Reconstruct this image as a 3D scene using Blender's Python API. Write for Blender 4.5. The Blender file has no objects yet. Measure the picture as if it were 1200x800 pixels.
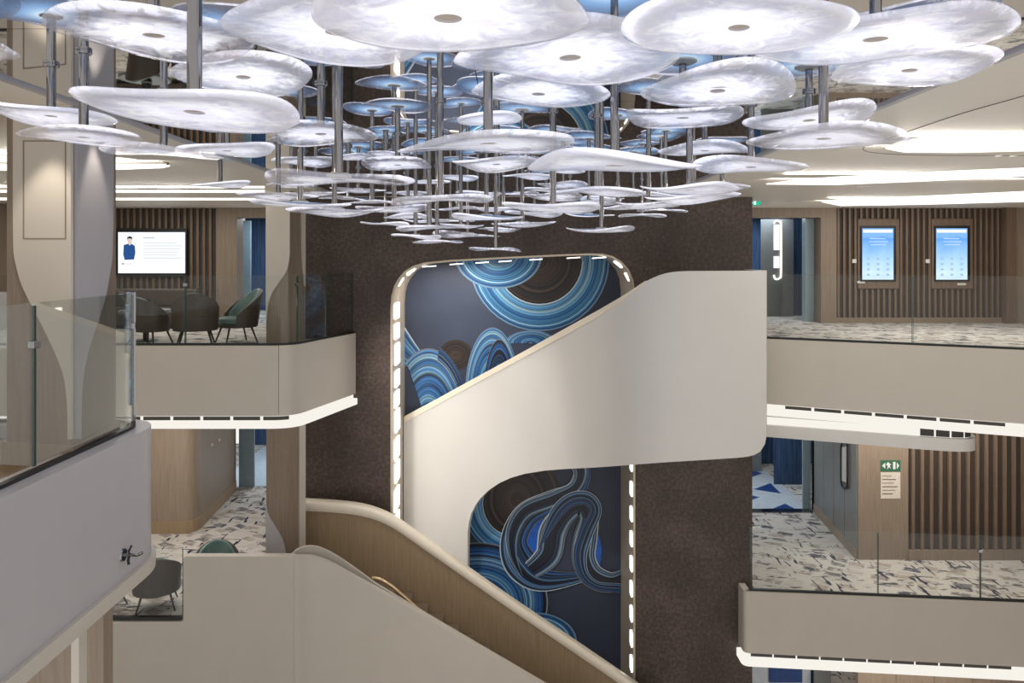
import bpy, bmesh, math, random
from mathutils import Vector, Matrix

# ------------------------------------------------------------------ scene, camera, world, lights
sc = bpy.context.scene
col = sc.collection
F = 900.0          # focal length in pixels of the 1200x800 frame
HX, HY = 600.0, 300.0   # principal point column / horizon row
CZ = 1.5           # eye height above the deck the camera stands on

cam_d = bpy.data.cameras.new('camera')
cam = bpy.data.objects.new('camera', cam_d)
col.objects.link(cam)
cam.location = (0, 0, CZ)
cam.rotation_euler = (math.radians(90), 0, 0)
cam_d.sensor_width = 36.0
cam_d.lens = 36.0 * F / 1200.0
cam_d.shift_y = -100.0 / 1200.0
cam_d.clip_start = 0.05
sc.camera = cam

sc.view_settings.view_transform = 'Standard'
sc.view_settings.look = 'None'
sc.view_settings.gamma = 1.0
sc.view_settings.use_curve_mapping = False
sc.view_settings.exposure = 0.2
sc.cycles.use_denoising = True
sc.cycles.max_bounces = 10
sc.cycles.transparent_max_bounces = 24
sc.cycles.sample_clamp_indirect = 6.0

w = bpy.data.worlds.new('interior_ambient')
sc.world = w
w.use_nodes = True
bg = w.node_tree.nodes['Background']
bg.inputs[0].default_value = (1.0, 0.965, 0.92, 1)
bg.inputs[1].default_value = 0.85

def area_light(name, loc, rot, sx, sy, power, color=(1, .93, .84)):
    l = bpy.data.lights.new(name, 'AREA')
    l.shape = 'RECTANGLE'; l.size = sx; l.size_y = sy; l.energy = power; l.color = color
    o = bpy.data.objects.new(name, l); col.objects.link(o)
    o.location = loc; o.rotation_euler = rot
    return o

def spot_light(name, loc, target, power, angle=50, color=(1, .9, .76), blend=.6, rad=.03):
    l = bpy.data.lights.new(name, 'SPOT')
    l.energy = power; l.spot_size = math.radians(angle); l.spot_blend = blend; l.color = color
    l.shadow_soft_size = rad
    o = bpy.data.objects.new(name, l); col.objects.link(o)
    o.location = loc
    o.rotation_euler = (Vector(target) - Vector(loc)).to_track_quat('-Z', 'Y').to_euler()
    return o

CEIL = 2.58
ZR = -4.55       # floor of the lower right deck
# unseen area lamps added to light the decks and corridors
area_light('fill_left_deck', (-6.8, 15.4, CEIL - .06), (0, 0, 0), 4, 1.0, 40)
area_light('fill_right_deck', (8.2, 14.6, CEIL - .06), (0, 0, 0), 4, 1.2, 45)
area_light('fill_left_lower', (-6.4, 14.0, -1.28), (0, 0, 0), 3.6, 2.0, 70)
area_light('fill_right_lower', (7.6, 14.3, -1.36), (0, 0, 0), 4.0, 1.2, 85)
area_light('fill_left_corridor', (-5.8, 19.4, CEIL - .06), (0, 0, 0), 1.0, 2.0, 60, (.75, .88, 1))
area_light('fill_right_corridor', (6.2, 19.6, CEIL - .06), (0, 0, 0), 1.2, 2.0, 60, (.75, .88, 1))
area_light('fill_left_lower_corridor', (-6.0, 21.0, -1.3), (0, 0, 0), 1.0, 2.4, 70, (.75, .88, 1))
area_light('fill_right_lower_corridor', (6.0, 19.4, -1.4), (0, 0, 0), 1.2, 2.4, 45, (.75, .88, 1))
area_light('fill_bottom_deck', (7.4, 14.5, -5.9), (0, 0, 0), 4.0, 1.2, 45)
area_light('stair_well_lamp', (-1.2, 14.75, 1.35), (0, 0, 0), 1.6, .5, 50)
# area strips added beside the coves to brighten the ceiling
for k, (x, y, sx, pw_) in enumerate([(4.6, 7.2, 2.2, 6), (5.4, 10.4, 3.6, 12), (8.4, 14.6, 5.0, 14), (-5.2, 8.4, 2.4, 10), (-6.4, 12.4, 4.0, 15)]):
    area_light('cove_fill_near_side', (x, y - .25, CEIL - .05), (math.radians(-105), 0, 0), sx, .05, pw_)
    area_light('cove_fill_far_side', (x, y + .25, CEIL - .05), (math.radians(105), 0, 0), sx, .05, pw_)
# ceiling spotlights aimed at the white stair ribbon
spot_light('stair_spotlight', (-2.75, 10.6, CEIL - .05), (-.6, 14.6, -1.6), 620, 44, (1, .95, .88), .9, .12)
spot_light('stair_spotlight_low', (-2.6, 11.4, CEIL - .05), (-1.2, 15.0, -3.4), 380, 40, (1, .95, .88), .9, .12)
spot_light('lower_stair_fill', (1.9, 9.6, CEIL - .05), (-.4, 13.4, -4.6), 520, 40, (1, .94, .84), .9, .12)  # unseen spot added to brighten the lower handrail and wood
# downlights that graze the near column
spot_light('column_downlight_front', (-3.28, 5.15, CEIL - .05), (-3.36, 5.55, .6), 24, 60)
spot_light('column_downlight_side', (-2.98, 5.75, CEIL - .05), (-3.2, 5.85, .6), 15, 60)

# ------------------------------------------------------------------ geometry helpers
def P(x, y, d):
    return Vector(((x - HX) / F * d, d, CZ + (HY - y) / F * d))

def on_z(x, y, Z):            # pixel ray meets a horizontal plane
    d = (Z - CZ) * F / (HY - y)
    return P(x, y, d)

def on_plane(x, y, A, B):     # pixel ray meets the vertical plane through plan points A and B
    ax, ay = A; bx, by = B
    k = (x - HX) / F
    nx, ny = by - ay, -(bx - ax)
    d = (nx * ax + ny * ay) / (nx * k + ny)
    return P(x, y, d)

def lerp(a, b, t): return a + (b - a) * t

def interp(pts, x):
    if x <= pts[0][0]: return pts[0][1]
    for (x0, y0), (x1, y1) in zip(pts, pts[1:]):
        if x <= x1: return lerp(y0, y1, (x - x0) / (x1 - x0))
    return pts[-1][1]

def catmull(pts, n=8, closed=False):
    pts = [Vector(p) for p in pts]
    out = []
    m = len(pts)
    for i in range(m if closed else m - 1):
        if closed:
            p0, p1, p2, p3 = pts[i - 1], pts[i], pts[(i + 1) % m], pts[(i + 2) % m]
        else:
            p0, p1, p2, p3 = pts[max(i - 1, 0)], pts[i], pts[i + 1], pts[min(i + 2, m - 1)]
        for k in range(n):
            t = k / n
            out.append(.5 * ((2 * p1) + (p2 - p0) * t + (2 * p0 - 5 * p1 + 4 * p2 - p3) * t * t + (3 * p1 - p0 - 3 * p2 + p3) * t ** 3))
    if not closed: out.append(pts[-1])
    return out

def round_path(pts, radii, n=8):
    """plan polyline with rounded corners"""
    out = [Vector(pts[0])]
    for i in range(1, len(pts) - 1):
        a, b, c = Vector(pts[i - 1]), Vector(pts[i]), Vector(pts[i + 1])
        r = radii[i - 1]
        u = (a - b).normalized(); v = (c - b).normalized()
        p, q = b + u * r, b + v * r
        for k in range(n + 1):
            t = k / n
            out.append((1 - t) ** 2 * p + 2 * t * (1 - t) * b + t * t * q)
    out.append(Vector(pts[-1]))
    return out

def resample(path, step):
    out = [path[0].copy()]
    for a, b in zip(path, path[1:]):
        n = max(1, int((b - a).length / step))
        for k in range(1, n + 1): out.append(a.lerp(b, k / n))
    return out

class MB:
    def __init__(self): self.v = []; self.f = []; self.mi = []; self.uv = {}
    def add(self, vs, fs, mi=0):
        o = len(self.v)
        self.v += [tuple(p) for p in vs]
        for f in fs: self.f.append(tuple(i + o for i in f)); self.mi.append(mi)
        return self
    def box(self, x0, x1, y0, y1, z0, z1, mi=0):
        vs = [(x, y, z) for z in (z0, z1) for y in (y0, y1) for x in (x0, x1)]
        return self.add(vs, [(0, 2, 3, 1), (4, 5, 7, 6), (0, 1, 5, 4), (2, 6, 7, 3), (0, 4, 6, 2), (1, 3, 7, 5)], mi)
    def obox(self, c, ux, uy, uz, mi=0):   # oriented box, half vectors
        c, ux, uy, uz = map(Vector, (c, ux, uy, uz))
        vs = [c + ux * a + uy * b + uz * e for e in (-1, 1) for b in (-1, 1) for a in (-1, 1)]
        return self.add(vs, [(0, 2, 3, 1), (4, 5, 7, 6), (0, 1, 5, 4), (2, 6, 7, 3), (0, 4, 6, 2), (1, 3, 7, 5)], mi)
    def prism(self, poly, z0, z1, mi=0):
        n = len(poly)
        vs = [(p[0], p[1], z0) for p in poly] + [(p[0], p[1], z1) for p in poly]
        fs = [tuple(range(n - 1, -1, -1)), tuple(range(n, 2 * n))] + [(i, (i + 1) % n, n + (i + 1) % n, n + i) for i in range(n)]
        return self.add(vs, fs, mi)
    def slab(self, front, off, mi=0):      # closed polygon of 3-D points extruded by a vector
        n = len(front); off = Vector(off)
        vs = [Vector(p) for p in front] + [Vector(p) + off for p in front]
        fs = [tuple(range(n)), tuple(range(2 * n - 1, n - 1, -1))] + [(i, n + i, n + (i + 1) % n, (i + 1) % n) for i in range(n)]
        return self.add(vs, fs, mi)
    def tube(self, pts, r, n=10, mi=0, cap=True):
        pts = [Vector(p) for p in pts]
        rs = r if isinstance(r, (list, tuple)) else [r] * len(pts)
        rings = []
        for i, p in enumerate(pts):
            t = (pts[min(i + 1, len(pts) - 1)] - pts[max(i - 1, 0)])
            t = t.normalized() if t.length > 1e-9 else Vector((0, 0, 1))
            ref = Vector((0, 0, 1)) if abs(t.z) < .9 else Vector((1, 0, 0))
            a = t.cross(ref).normalized(); b = t.cross(a)
            rings.append([p + (a * math.cos(2 * math.pi * k / n) + b * math.sin(2 * math.pi * k / n)) * rs[i] for k in range(n)])
        vs = [q for rg in rings for q in rg]
        fs = []
        for i in range(len(pts) - 1):
            for k in range(n):
                fs.append((i * n + k, i * n + (k + 1) % n, (i + 1) * n + (k + 1) % n, (i + 1) * n + k))
        if cap:
            fs.append(tuple(range(n - 1, -1, -1))); fs.append(tuple(range((len(pts) - 1) * n, len(pts) * n)))
        return self.add(vs, fs, mi)
    def lathe(self, prof, n=24, c=(0, 0, 0), mi=0):
        c = Vector(c); vs = []; fs = []
        for r, z in prof:
            for k in range(n):
                a = 2 * math.pi * k / n
                vs.append(c + Vector((r * math.cos(a), r * math.sin(a), z)))
        for i in range(len(prof) - 1):
            for k in range(n):
                fs.append((i * n + k, i * n + (k + 1) % n, (i + 1) * n + (k + 1) % n, (i + 1) * n + k))
        return self.add(vs, fs, mi)
    def ribbon(self, path, zt, zb, thick, mi=0, off=0.0):
        """vertical wall along a plan path; thickness grows to the left of the travel direction, off shifts it right (outwards)"""
        n = len(path); L = []; R = []
        for i, p in enumerate(path):
            t = (path[min(i + 1, n - 1)] - path[max(i - 1, 0)])
            t = Vector((t[0], t[1])).normalized()
            nl = Vector((-t.y, t.x))
            q = Vector((p[0], p[1])) - nl * off
            R.append(q); L.append(q + nl * thick)
        ZT = zt if isinstance(zt, (list, tuple)) else [zt] * n
        ZB = zb if isinstance(zb, (list, tuple)) else [zb] * n
        vs = []
        for i in range(n):
            vs += [(R[i].x, R[i].y, ZB[i]), (R[i].x, R[i].y, ZT[i]), (L[i].x, L[i].y, ZT[i]), (L[i].x, L[i].y, ZB[i])]
        fs = []
        for i in range(n - 1):
            a, b = 4 * i, 4 * i + 4
            fs += [(a, b, b + 1, a + 1), (a + 1, b + 1, b + 2, a + 2), (a + 2, b + 2, b + 3, a + 3), (a + 3, b + 3, b, a)]
        fs += [(0, 1, 2, 3), (4 * n - 1, 4 * n - 2, 4 * n - 3, 4 * n - 4)]
        return self.add(vs, fs, mi)
    def build(self, name, mat, parent=None, smooth=None, bevel=0):
        me = bpy.data.meshes.new(name)
        me.from_pydata(self.v, [], self.f)
        mats = mat if isinstance(mat, (list, tuple)) else [mat]
        for m in mats: me.materials.append(m)
        if len(mats) > 1: me.polygons.foreach_set('material_index', self.mi)
        bm = bmesh.new(); bm.from_mesh(me)
        bmesh.ops.recalc_face_normals(bm, faces=bm.faces)
        bm.to_mesh(me); bm.free()
        if smooth is not None:
            me.polygons.foreach_set('use_smooth', [True] * len(me.polygons))
            me.set_sharp_from_angle(angle=math.radians(smooth))
        me.update()
        o = bpy.data.objects.new(name, me)
        col.objects.link(o)
        if parent is not None: o.parent = parent
        if bevel:
            b = o.modifiers.new('bevel', 'BEVEL'); b.width = bevel; b.segments = 2; b.limit_method = 'ANGLE'; b.angle_limit = math.radians(40)
        return o

def tag(o, label=None, cat=None, group=None, kind=None):
    if label: o['label'] = label
    if cat: o['category'] = cat
    if group: o['group'] = group
    if kind: o['kind'] = kind
    return o

def struct(o, label, cat):
    return tag(o, label, cat, kind='structure')

def empty(name, loc=(0, 0, 0), rz=0):
    o = bpy.data.objects.new(name, None); col.objects.link(o)
    o.location = loc; o.rotation_euler = (0, 0, rz); o.empty_display_size = .1
    return o

def copy_tree(o, parent=None):
    c = o.copy(); col.objects.link(c); c.parent = parent
    for ch in [k for k in o.children]: copy_tree(ch, c)
    return c

# ------------------------------------------------------------------ materials
def new_mat(name):
    m = bpy.data.materials.new(name); m.use_nodes = True
    nt = m.node_tree
    return m, nt, nt.nodes['Principled BSDF'], nt.nodes['Material Output']

def N(nt, kind, **kw):
    n = nt.nodes.new(kind)
    for k, v in kw.items():
        if hasattr(n, k): setattr(n, k, v)
        else: n.inputs[k.replace('_', ' ')].default_value = v
    return n

def ramp(nt, fac, stops, mode='LINEAR'):
    r = nt.nodes.new('ShaderNodeValToRGB'); r.color_ramp.interpolation = mode
    els = r.color_ramp.elements
    while len(els) > 1: els.remove(els[-1])
    for i, (p, c) in enumerate(stops):
        e = els[0] if i == 0 else els.new(p)
        e.position = p; e.color = (*c, 1) if len(c) == 3 else c
    nt.links.new(fac, r.inputs[0])
    return r.outputs[0]

def coords(nt, scale=(1, 1, 1), rot=(0, 0, 0), kind='Object'):
    tc = nt.nodes.new('ShaderNodeTexCoord'); mp = nt.nodes.new('ShaderNodeMapping')
    mp.inputs['Scale'].default_value = scale; mp.inputs['Rotation'].default_value = rot
    nt.links.new(tc.outputs[kind], mp.inputs[0])
    return mp.outputs[0]

def flat(name, color, rough=.5, metal=0, spec=.5, noise=.04, nscale=6):
    m, nt, b, out = new_mat(name)
    b.inputs['Roughness'].default_value = rough; b.inputs['Metallic'].default_value = metal
    b.inputs['Specular IOR Level'].default_value = spec
    if noise:
        n = N(nt, 'ShaderNodeTexNoise', Scale=nscale, Detail=4.0)
        nt.links.new(coords(nt), n.inputs['Vector'])
        lo = tuple(c * (1 - noise) for c in color); hi = tuple(min(1, c * (1 + noise)) for c in color)
        nt.links.new(ramp(nt, n.outputs['Fac'], [(.3, lo), (.7, hi)]), b.inputs['Base Color'])
    else:
        b.inputs['Base Color'].default_value = (*color, 1)
    return m

def wood(name, c0, c1, scale=(30, 30, 1.2), rough=.45):
    m, nt, b, out = new_mat(name)
    n = N(nt, 'ShaderNodeTexNoise', Scale=1.6, Detail=8.0, Roughness=.65)
    nt.links.new(coords(nt, scale), n.inputs['Vector'])
    nt.links.new(ramp(nt, n.outputs['Fac'], [(.3, c0), (.72, c1)]), b.inputs['Base Color'])
    b.inputs['Roughness'].default_value = rough
    return m

def emit(name, color, strength):
    m, nt, b, out = new_mat(name)
    nt.nodes.remove(b)
    e = N(nt, 'ShaderNodeEmission'); e.inputs[0].default_value = (*color, 1); e.inputs[1].default_value = strength
    nt.links.new(e.outputs[0], out.inputs[0])
    return m

def glass_mat(name, tint=(.955, .975, .97), gl=.9, ior=1.5):
    m, nt, b, out = new_mat(name); nt.nodes.remove(b)
    t = N(nt, 'ShaderNodeBsdfTransparent'); t.inputs[0].default_value = (*tint, 1)
    g = N(nt, 'ShaderNodeBsdfGlossy'); g.inputs['Roughness'].default_value = .01; g.inputs[0].default_value = (gl, gl, gl, 1)
    fr = N(nt, 'ShaderNodeFresnel', IOR=1.5)
    ge = N(nt, 'ShaderNodeNewGeometry'); io = N(nt, 'ShaderNodeMapRange'); io.inputs[3].default_value = ior; io.inputs[4].default_value = 1 / ior
    nt.links.new(ge.outputs['Backfacing'], io.inputs[0]); nt.links.new(io.outputs[0], fr.inputs[0])
    mx = N(nt, 'ShaderNodeMixShader')
    nt.links.new(fr.outputs[0], mx.inputs[0]); nt.links.new(t.outputs[0], mx.inputs[1]); nt.links.new(g.outputs[0], mx.inputs[2])
    nt.links.new(mx.outputs[0], out.inputs[0])
    return m

M = {}
M['cream'] = flat('cream_paint', (.60, .555, .49), .38, spec=.4, noise=.015, nscale=2)
M['stair'] = flat('stair_white_paint', (.73, .71, .68), .36, spec=.4, noise=.012, nscale=2)
M['lavender'] = flat('pale_grey_paint', (.50, .48, .50), .35, spec=.4, noise=.02, nscale=3)
M['ceiling'] = flat('ceiling_paint', (.90, .85, .76), .5, noise=.01)
M['wood'] = wood('grey_brown_wood', (.20, .150, .110), (.30, .235, .175))
M['wood_light'] = wood('light_wood', (.25, .195, .145), (.35, .28, .215))
M['bronze'] = wood('bronze_wood', (.28, .20, .12), (.40, .30, .185), rough=.35)
M['floor_wood'] = wood('plank_wood', (.30, .18, .09), (.46, .31, .18), (1.2, 30, 30))
M['slat'] = wood('slat_wood', (.13, .085, .058), (.22, .155, .11))
M['slat_back'] = flat('slat_backing', (.045, .033, .026), .6, noise=.1)
M['rail'] = flat('cream_rail', (.88, .80, .66), .3, spec=.5, noise=.02)
M['chrome'] = flat('chrome', (.30, .295, .305), .08, metal=1, noise=0)
M['dark'] = flat('dark_metal', (.02, .022, .024), .35, metal=.3, noise=0)
M['gasket'] = flat('black_gasket', (.012, .013, .014), .4, noise=0)
M['brass'] = flat('brass', (.66, .50, .30), .28, metal=1, noise=0)
M['reveal'] = flat('champagne_reveal', (.66, .56, .44), .3, metal=.2, noise=.03)
M['glass'] = glass_mat('balustrade_glass', (.965, .98, .975), .42)
M['glass_coated'] = glass_mat('coated_balustrade_glass', (.93, .955, .95), 1.0, 1.95)
M['glass_edge'] = flat('glass_edge', (.03, .075, .065), .15, noise=0)
M['mirror'] = flat('mirror_ceiling', (.80, .79, .79), .015, metal=1, noise=0)
M['cove'] = emit('cove_light', (1, .95, .86), 1.7)
M['cove_soft'] = emit('fascia_light', (1, .955, .875), .82)  # glows for the strips and for lips that only catch their light
M['led'] = emit('led_module', (1, .96, .88), 2.6)
M['screen_white'] = emit('screen_white', (.93, .97, 1), .95)
M['screen_pale'] = emit('screen_pale', (.55, .74, 1), .95)
M['screen_soft'] = emit('screen_soft', (.40, .52, .75), .95)
M['ink_blue'] = emit('screen_navy', (.03, .10, .32), .8)
M['ink_skin'] = emit('screen_skin', (.75, .62, .55), .9)
M['ink_dark'] = emit('screen_dark', (.03, .03, .04), .8)
M['ink_grey'] = emit('screen_grey', (.62, .67, .72), .9)
M['exit_green'] = emit('exit_green', (.02, .45, .28), 1.0)
M['exit_white'] = emit('exit_white', (.9, 1, .95), 1.0)
M['teal'] = flat('teal_leather', (.12, .21, .20), .35, noise=.08)
M['shell'] = wood('brown_shell', (.05, .036, .028), (.085, .06, .045), (8, 8, 2))
M['curtain'] = wood('blue_curtain', (.012, .03, .085), (.07, .14, .27), (14, 14, .6), .7)
M['blue_glass'] = flat('blue_grey_panel', (.30, .40, .46), .2, noise=.05)
M['grey_panel'] = flat('grey_panel', (.20, .21, .21), .35, noise=.06)
M['white'] = flat('white_plastic', (.72, .71, .69), .4, noise=0)
M['paper'] = flat('map_paper', (.62, .56, .49), .6, noise=.14, nscale=40)
M['sign_green'] = flat('sign_green', (.03, .13, .07), .5, noise=0)
M['vent'] = flat('vent_slot', (.05, .045, .04), .6, noise=0)
M['navy'] = flat('mural_navy', (.042, .056, .098), .55, noise=.25, nscale=.6)
M['tile_white'] = flat('pale_tile', (.55, .62, .68), .3, noise=.08)
M['tile_blue'] = flat('blue_tile', (.02, .06, .22), .3, noise=.15)

def screen_blue():
    m, nt, b, out = new_mat('kiosk_screen'); nt.nodes.remove(b)
    tc = N(nt, 'ShaderNodeTexCoord'); sp = N(nt, 'ShaderNodeSeparateXYZ')
    nt.links.new(tc.outputs['Generated'], sp.inputs[0])
    n = N(nt, 'ShaderNodeTexNoise', Scale=2.2, Detail=2.0); nt.links.new(tc.outputs['Generated'], n.inputs['Vector'])
    ma = N(nt, 'ShaderNodeMath', operation='MULTIPLY_ADD'); ma.inputs[1].default_value = .35
    nt.links.new(n.outputs['Fac'], ma.inputs[0]); nt.links.new(sp.outputs['Z'], ma.inputs[2])
    c = ramp(nt, ma.outputs[0], [(.15, (.70, .86, 1)), (.55, (.42, .66, .98)), (.95, (.13, .36, .86)), (1.0, (.22, .46, .9))])
    e = N(nt, 'ShaderNodeEmission'); nt.links.new(c, e.inputs[0]); e.inputs[1].default_value = 1.05
    nt.links.new(e.outputs[0], out.inputs[0])
    return m
M['kiosk'] = screen_blue()

def brown_wall():
    m, nt, b, out = new_mat('brown_textured_wall')
    v = coords(nt)
    n = N(nt, 'ShaderNodeTexNoise', Scale=16.0, Detail=10.0, Roughness=.75); nt.links.new(v, n.inputs['Vector'])
    n2 = N(nt, 'ShaderNodeTexNoise', Scale=1.2, Detail=3.0); nt.links.new(v, n2.inputs['Vector'])
    mx = N(nt, 'ShaderNodeMath', operation='MULTIPLY_ADD'); mx.inputs[1].default_value = .35
    nt.links.new(n2.outputs['Fac'], mx.inputs[0]); nt.links.new(n.outputs['Fac'], mx.inputs[2])
    nt.links.new(ramp(nt, mx.outputs[0], [(.45, (.030, .019, .015)), (.66, (.070, .048, .040)), (.86, (.150, .110, .094))]), b.inputs['Base Color'])
    bp = N(nt, 'ShaderNodeBump', Strength=.35, Distance=.02); nt.links.new(n.outputs['Fac'], bp.inputs['Height'])
    nt.links.new(bp.outputs[0], b.inputs['Normal'])
    b.inputs['Roughness'].default_value = .55
    return m
M['brown'] = brown_wall()

def carpet():
    m, nt, b, out = new_mat('patterned_carpet')
    def noise(scale, rot, det=3.0, dist=.4):
        n = N(nt, 'ShaderNodeTexNoise', Scale=1.0, Detail=det, Roughness=.6, Distortion=dist)
        nt.links.new(coords(nt, scale, (0, 0, rot)), n.inputs['Vector']); return n.outputs['Fac']
    # blotted patches in a skewed grid
    wob = N(nt, 'ShaderNodeTexNoise', Scale=2.5, Detail=2.0); base = coords(nt, (1, 1, 1), (0, 0, .55)); nt.links.new(base, wob.inputs['Vector'])
    mxv = N(nt, 'ShaderNodeMix', data_type='VECTOR'); mxv.inputs[0].default_value = .12
    nt.links.new(base, mxv.inputs[4]); nt.links.new(wob.outputs['Color'], mxv.inputs[5])
    sc_ = N(nt, 'ShaderNodeMapping'); sc_.inputs['Scale'].default_value = (2.7, 4.7, 1); nt.links.new(mxv.outputs[1], sc_.inputs[0])
    vo = N(nt, 'ShaderNodeTexVoronoi', distance='CHEBYCHEV', Scale=1.0, Randomness=.45); nt.links.new(sc_.outputs[0], vo.inputs['Vector'])
    sep = N(nt, 'ShaderNodeSeparateColor'); nt.links.new(vo.outputs['Color'], sep.inputs[0])
    cell = ramp(nt, sep.outputs[0], [(0, (.50, .465, .43)), (.22, (.40, .345, .30)), (.42, (.33, .29, .265)), (.62, (.55, .52, .49)), (.78, (.21, .20, .20)), (.92, (.10, .105, .13))], 'CONSTANT')
    edge = ramp(nt, vo.outputs['Distance'], [(.30, (0, 0, 0)), (.40, (1, 1, 1))])
    m1 = N(nt, 'ShaderNodeMix', data_type='RGBA'); nt.links.new(edge, m1.inputs[0]); nt.links.new(cell, m1.inputs[6]); m1.inputs[7].default_value = (.58, .545, .51, 1)
    # worn-away and brushed areas
    m2 = N(nt, 'ShaderNodeMix', data_type='RGBA'); nt.links.new(ramp(nt, noise((5, 9, 1), .55, 5.0), [(.52, (0, 0, 0)), (.62, (1, 1, 1))]), m2.inputs[0])
    nt.links.new(m1.outputs[2], m2.inputs[6]); m2.inputs[7].default_value = (.56, .525, .49, 1)
    # dark strokes
    m3 = N(nt, 'ShaderNodeMix', data_type='RGBA'); nt.links.new(ramp(nt, noise((11, 1.9, 1), .55, 2.0, .2), [(.62, (0, 0, 0)), (.65, (1, 1, 1))]), m3.inputs[0])
    nt.links.new(m2.outputs[2], m3.inputs[6]); m3.inputs[7].default_value = (.035, .04, .065, 1)
    m4 = N(nt, 'ShaderNodeMix', data_type='RGBA'); nt.links.new(ramp(nt, noise((2.4, 10, 1), .55, 3.0, .3), [(.60, (0, 0, 0)), (.64, (1, 1, 1))]), m4.inputs[0])
    nt.links.new(m3.outputs[2], m4.inputs[6]); m4.inputs[7].default_value = (.09, .09, .10, 1)
    nt.links.new(m4.outputs[2], b.inputs['Base Color'])
    b.inputs['Roughness'].default_value = .9; b.inputs['Specular IOR Level'].default_value = .1
    return m
M['carpet'] = carpet()

def disc_mat(name, top):
    """moulded luminous glass plate: hub light painted in as emission, clearer towards the rim"""
    m, nt, b, out = new_mat(name); nt.nodes.remove(b)
    tc = N(nt, 'ShaderNodeTexCoord'); oi = N(nt, 'ShaderNodeObjectInfo')
    sp = N(nt, 'ShaderNodeSeparateXYZ'); nt.links.new(tc.outputs['Object'], sp.inputs[0])
    cx = N(nt, 'ShaderNodeCombineXYZ'); nt.links.new(sp.outputs['X'], cx.inputs[0]); nt.links.new(sp.outputs['Y'], cx.inputs[1])
    ln = N(nt, 'ShaderNodeVectorMath', operation='LENGTH'); nt.links.new(cx.outputs[0], ln.inputs[0])
    r = ln.outputs['Value']
    wv = N(nt, 'ShaderNodeMath', operation='MULTIPLY'); wv.inputs[1].default_value = 40
    nt.links.new(oi.outputs['Random'], wv.inputs[0])
    n = N(nt, 'ShaderNodeTexNoise', noise_dimensions='4D', Scale=3.2, Detail=7.0, Roughness=.62, Distortion=1.4)
    nt.links.new(cx.outputs[0], n.inputs['Vector']); nt.links.new(wv.outputs[0], n.inputs['W'])
    # streaked brightness
    if top:
        colr = ramp(nt, r, [(.0, (.90, .97, 1)), (.16, (.66, .87, 1)), (.42, (.30, .55, .92)), (.8, (.13, .25, .48)), (1, (.22, .32, .5))])
        est = ramp(nt, r, [(.0, (1, 1, 1)), (.3, (.72, .72, .72)), (.8, (.36, .36, .36)), (1, (.45, .45, .45))])  # hub light falling off outwards, put into the emission
        k = 1.5
    else:
        colr = ramp(nt, n.outputs['Fac'], [(.30, (.74, .69, .75)), (.44, (.80, .80, .97)), (.60, (.95, .96, 1.0))])
        est = ramp(nt, r, [(.0, (1, 1, 1)), (.35, (.92, .92, .92)), (.62, (.74, .74, .74)), (.88, (.56, .56, .56)), (.96, (.66, .66, .66)), (1, (.92, .92, .92))])
        k = 1.2
    st = N(nt, 'ShaderNodeMath', operation='MULTIPLY'); nt.links.new(est, st.inputs[0]); st.inputs[1].default_value = k
    e = N(nt, 'ShaderNodeEmission'); nt.links.new(colr, e.inputs[0]); nt.links.new(st.outputs[0], e.inputs[1])
    df = N(nt, 'ShaderNodeBsdfDiffuse'); df.inputs[0].default_value = (.34, .33, .35, 1) if not top else (.12, .18, .28, 1)
    gl = N(nt, 'ShaderNodeBsdfGlossy'); gl.inputs['Roughness'].default_value = .08; gl.inputs[0].default_value = (.9, .9, .95, 1)
    bp = N(nt, 'ShaderNodeBump', Strength=.25, Distance=.05); nt.links.new(n.outputs['Fac'], bp.inputs['Height'])
    nt.links.new(bp.outputs[0], gl.inputs['Normal'])
    ad = N(nt, 'ShaderNodeAddShader'); nt.links.new(e.outputs[0], ad.inputs[0]); nt.links.new(df.outputs[0], ad.inputs[1])
    fr = N(nt, 'ShaderNodeFresnel', IOR=1.4)
    m1 = N(nt, 'ShaderNodeMixShader'); nt.links.new(fr.outputs[0], m1.inputs[0]); nt.links.new(ad.outputs[0], m1.inputs[1]); nt.links.new(gl.outputs[0], m1.inputs[2])
    tr = N(nt, 'ShaderNodeBsdfTransparent'); tr.inputs[0].default_value = (.93, .91, .90, 1)
    # clear patches towards the rim
    ma = N(nt, 'ShaderNodeMath', operation='MULTIPLY_ADD'); nt.links.new(n.outputs['Fac'], ma.inputs[0]); ma.inputs[1].default_value = -.9; nt.links.new(r, ma.inputs[2])
    cl = ramp(nt, ma.outputs[0], [(.0, (.02, .02, .02)), (.34, (.50, .50, .50)), (.5, (.46, .46, .46)), (.62, (.12, .12, .12))]) if not top else ramp(nt, ma.outputs[0], [(.05, (.1, .1, .1)), (.5, (.5, .5, .5))])
    vr = N(nt, 'ShaderNodeMapRange'); vr.inputs[3].default_value = .55; vr.inputs[4].default_value = 1.75; nt.links.new(oi.outputs['Random'], vr.inputs[0])
    cm = N(nt, 'ShaderNodeMath', operation='MULTIPLY', use_clamp=True); nt.links.new(cl, cm.inputs[0]); nt.links.new(vr.outputs[0], cm.inputs[1]); cl = cm.outputs[0]
    m2 = N(nt, 'ShaderNodeMixShader'); nt.links.new(cl, m2.inputs[0]); nt.links.new(m1.outputs[0], m2.inputs[1]); nt.links.new(tr.outputs[0], m2.inputs[2])
    nt.links.new(m2.outputs[0], out.inputs[0])
    return m
M['disc_low'] = disc_mat('luminous_glass_underside', False)
M['disc_top'] = disc_mat('luminous_glass_top', True)

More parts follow.
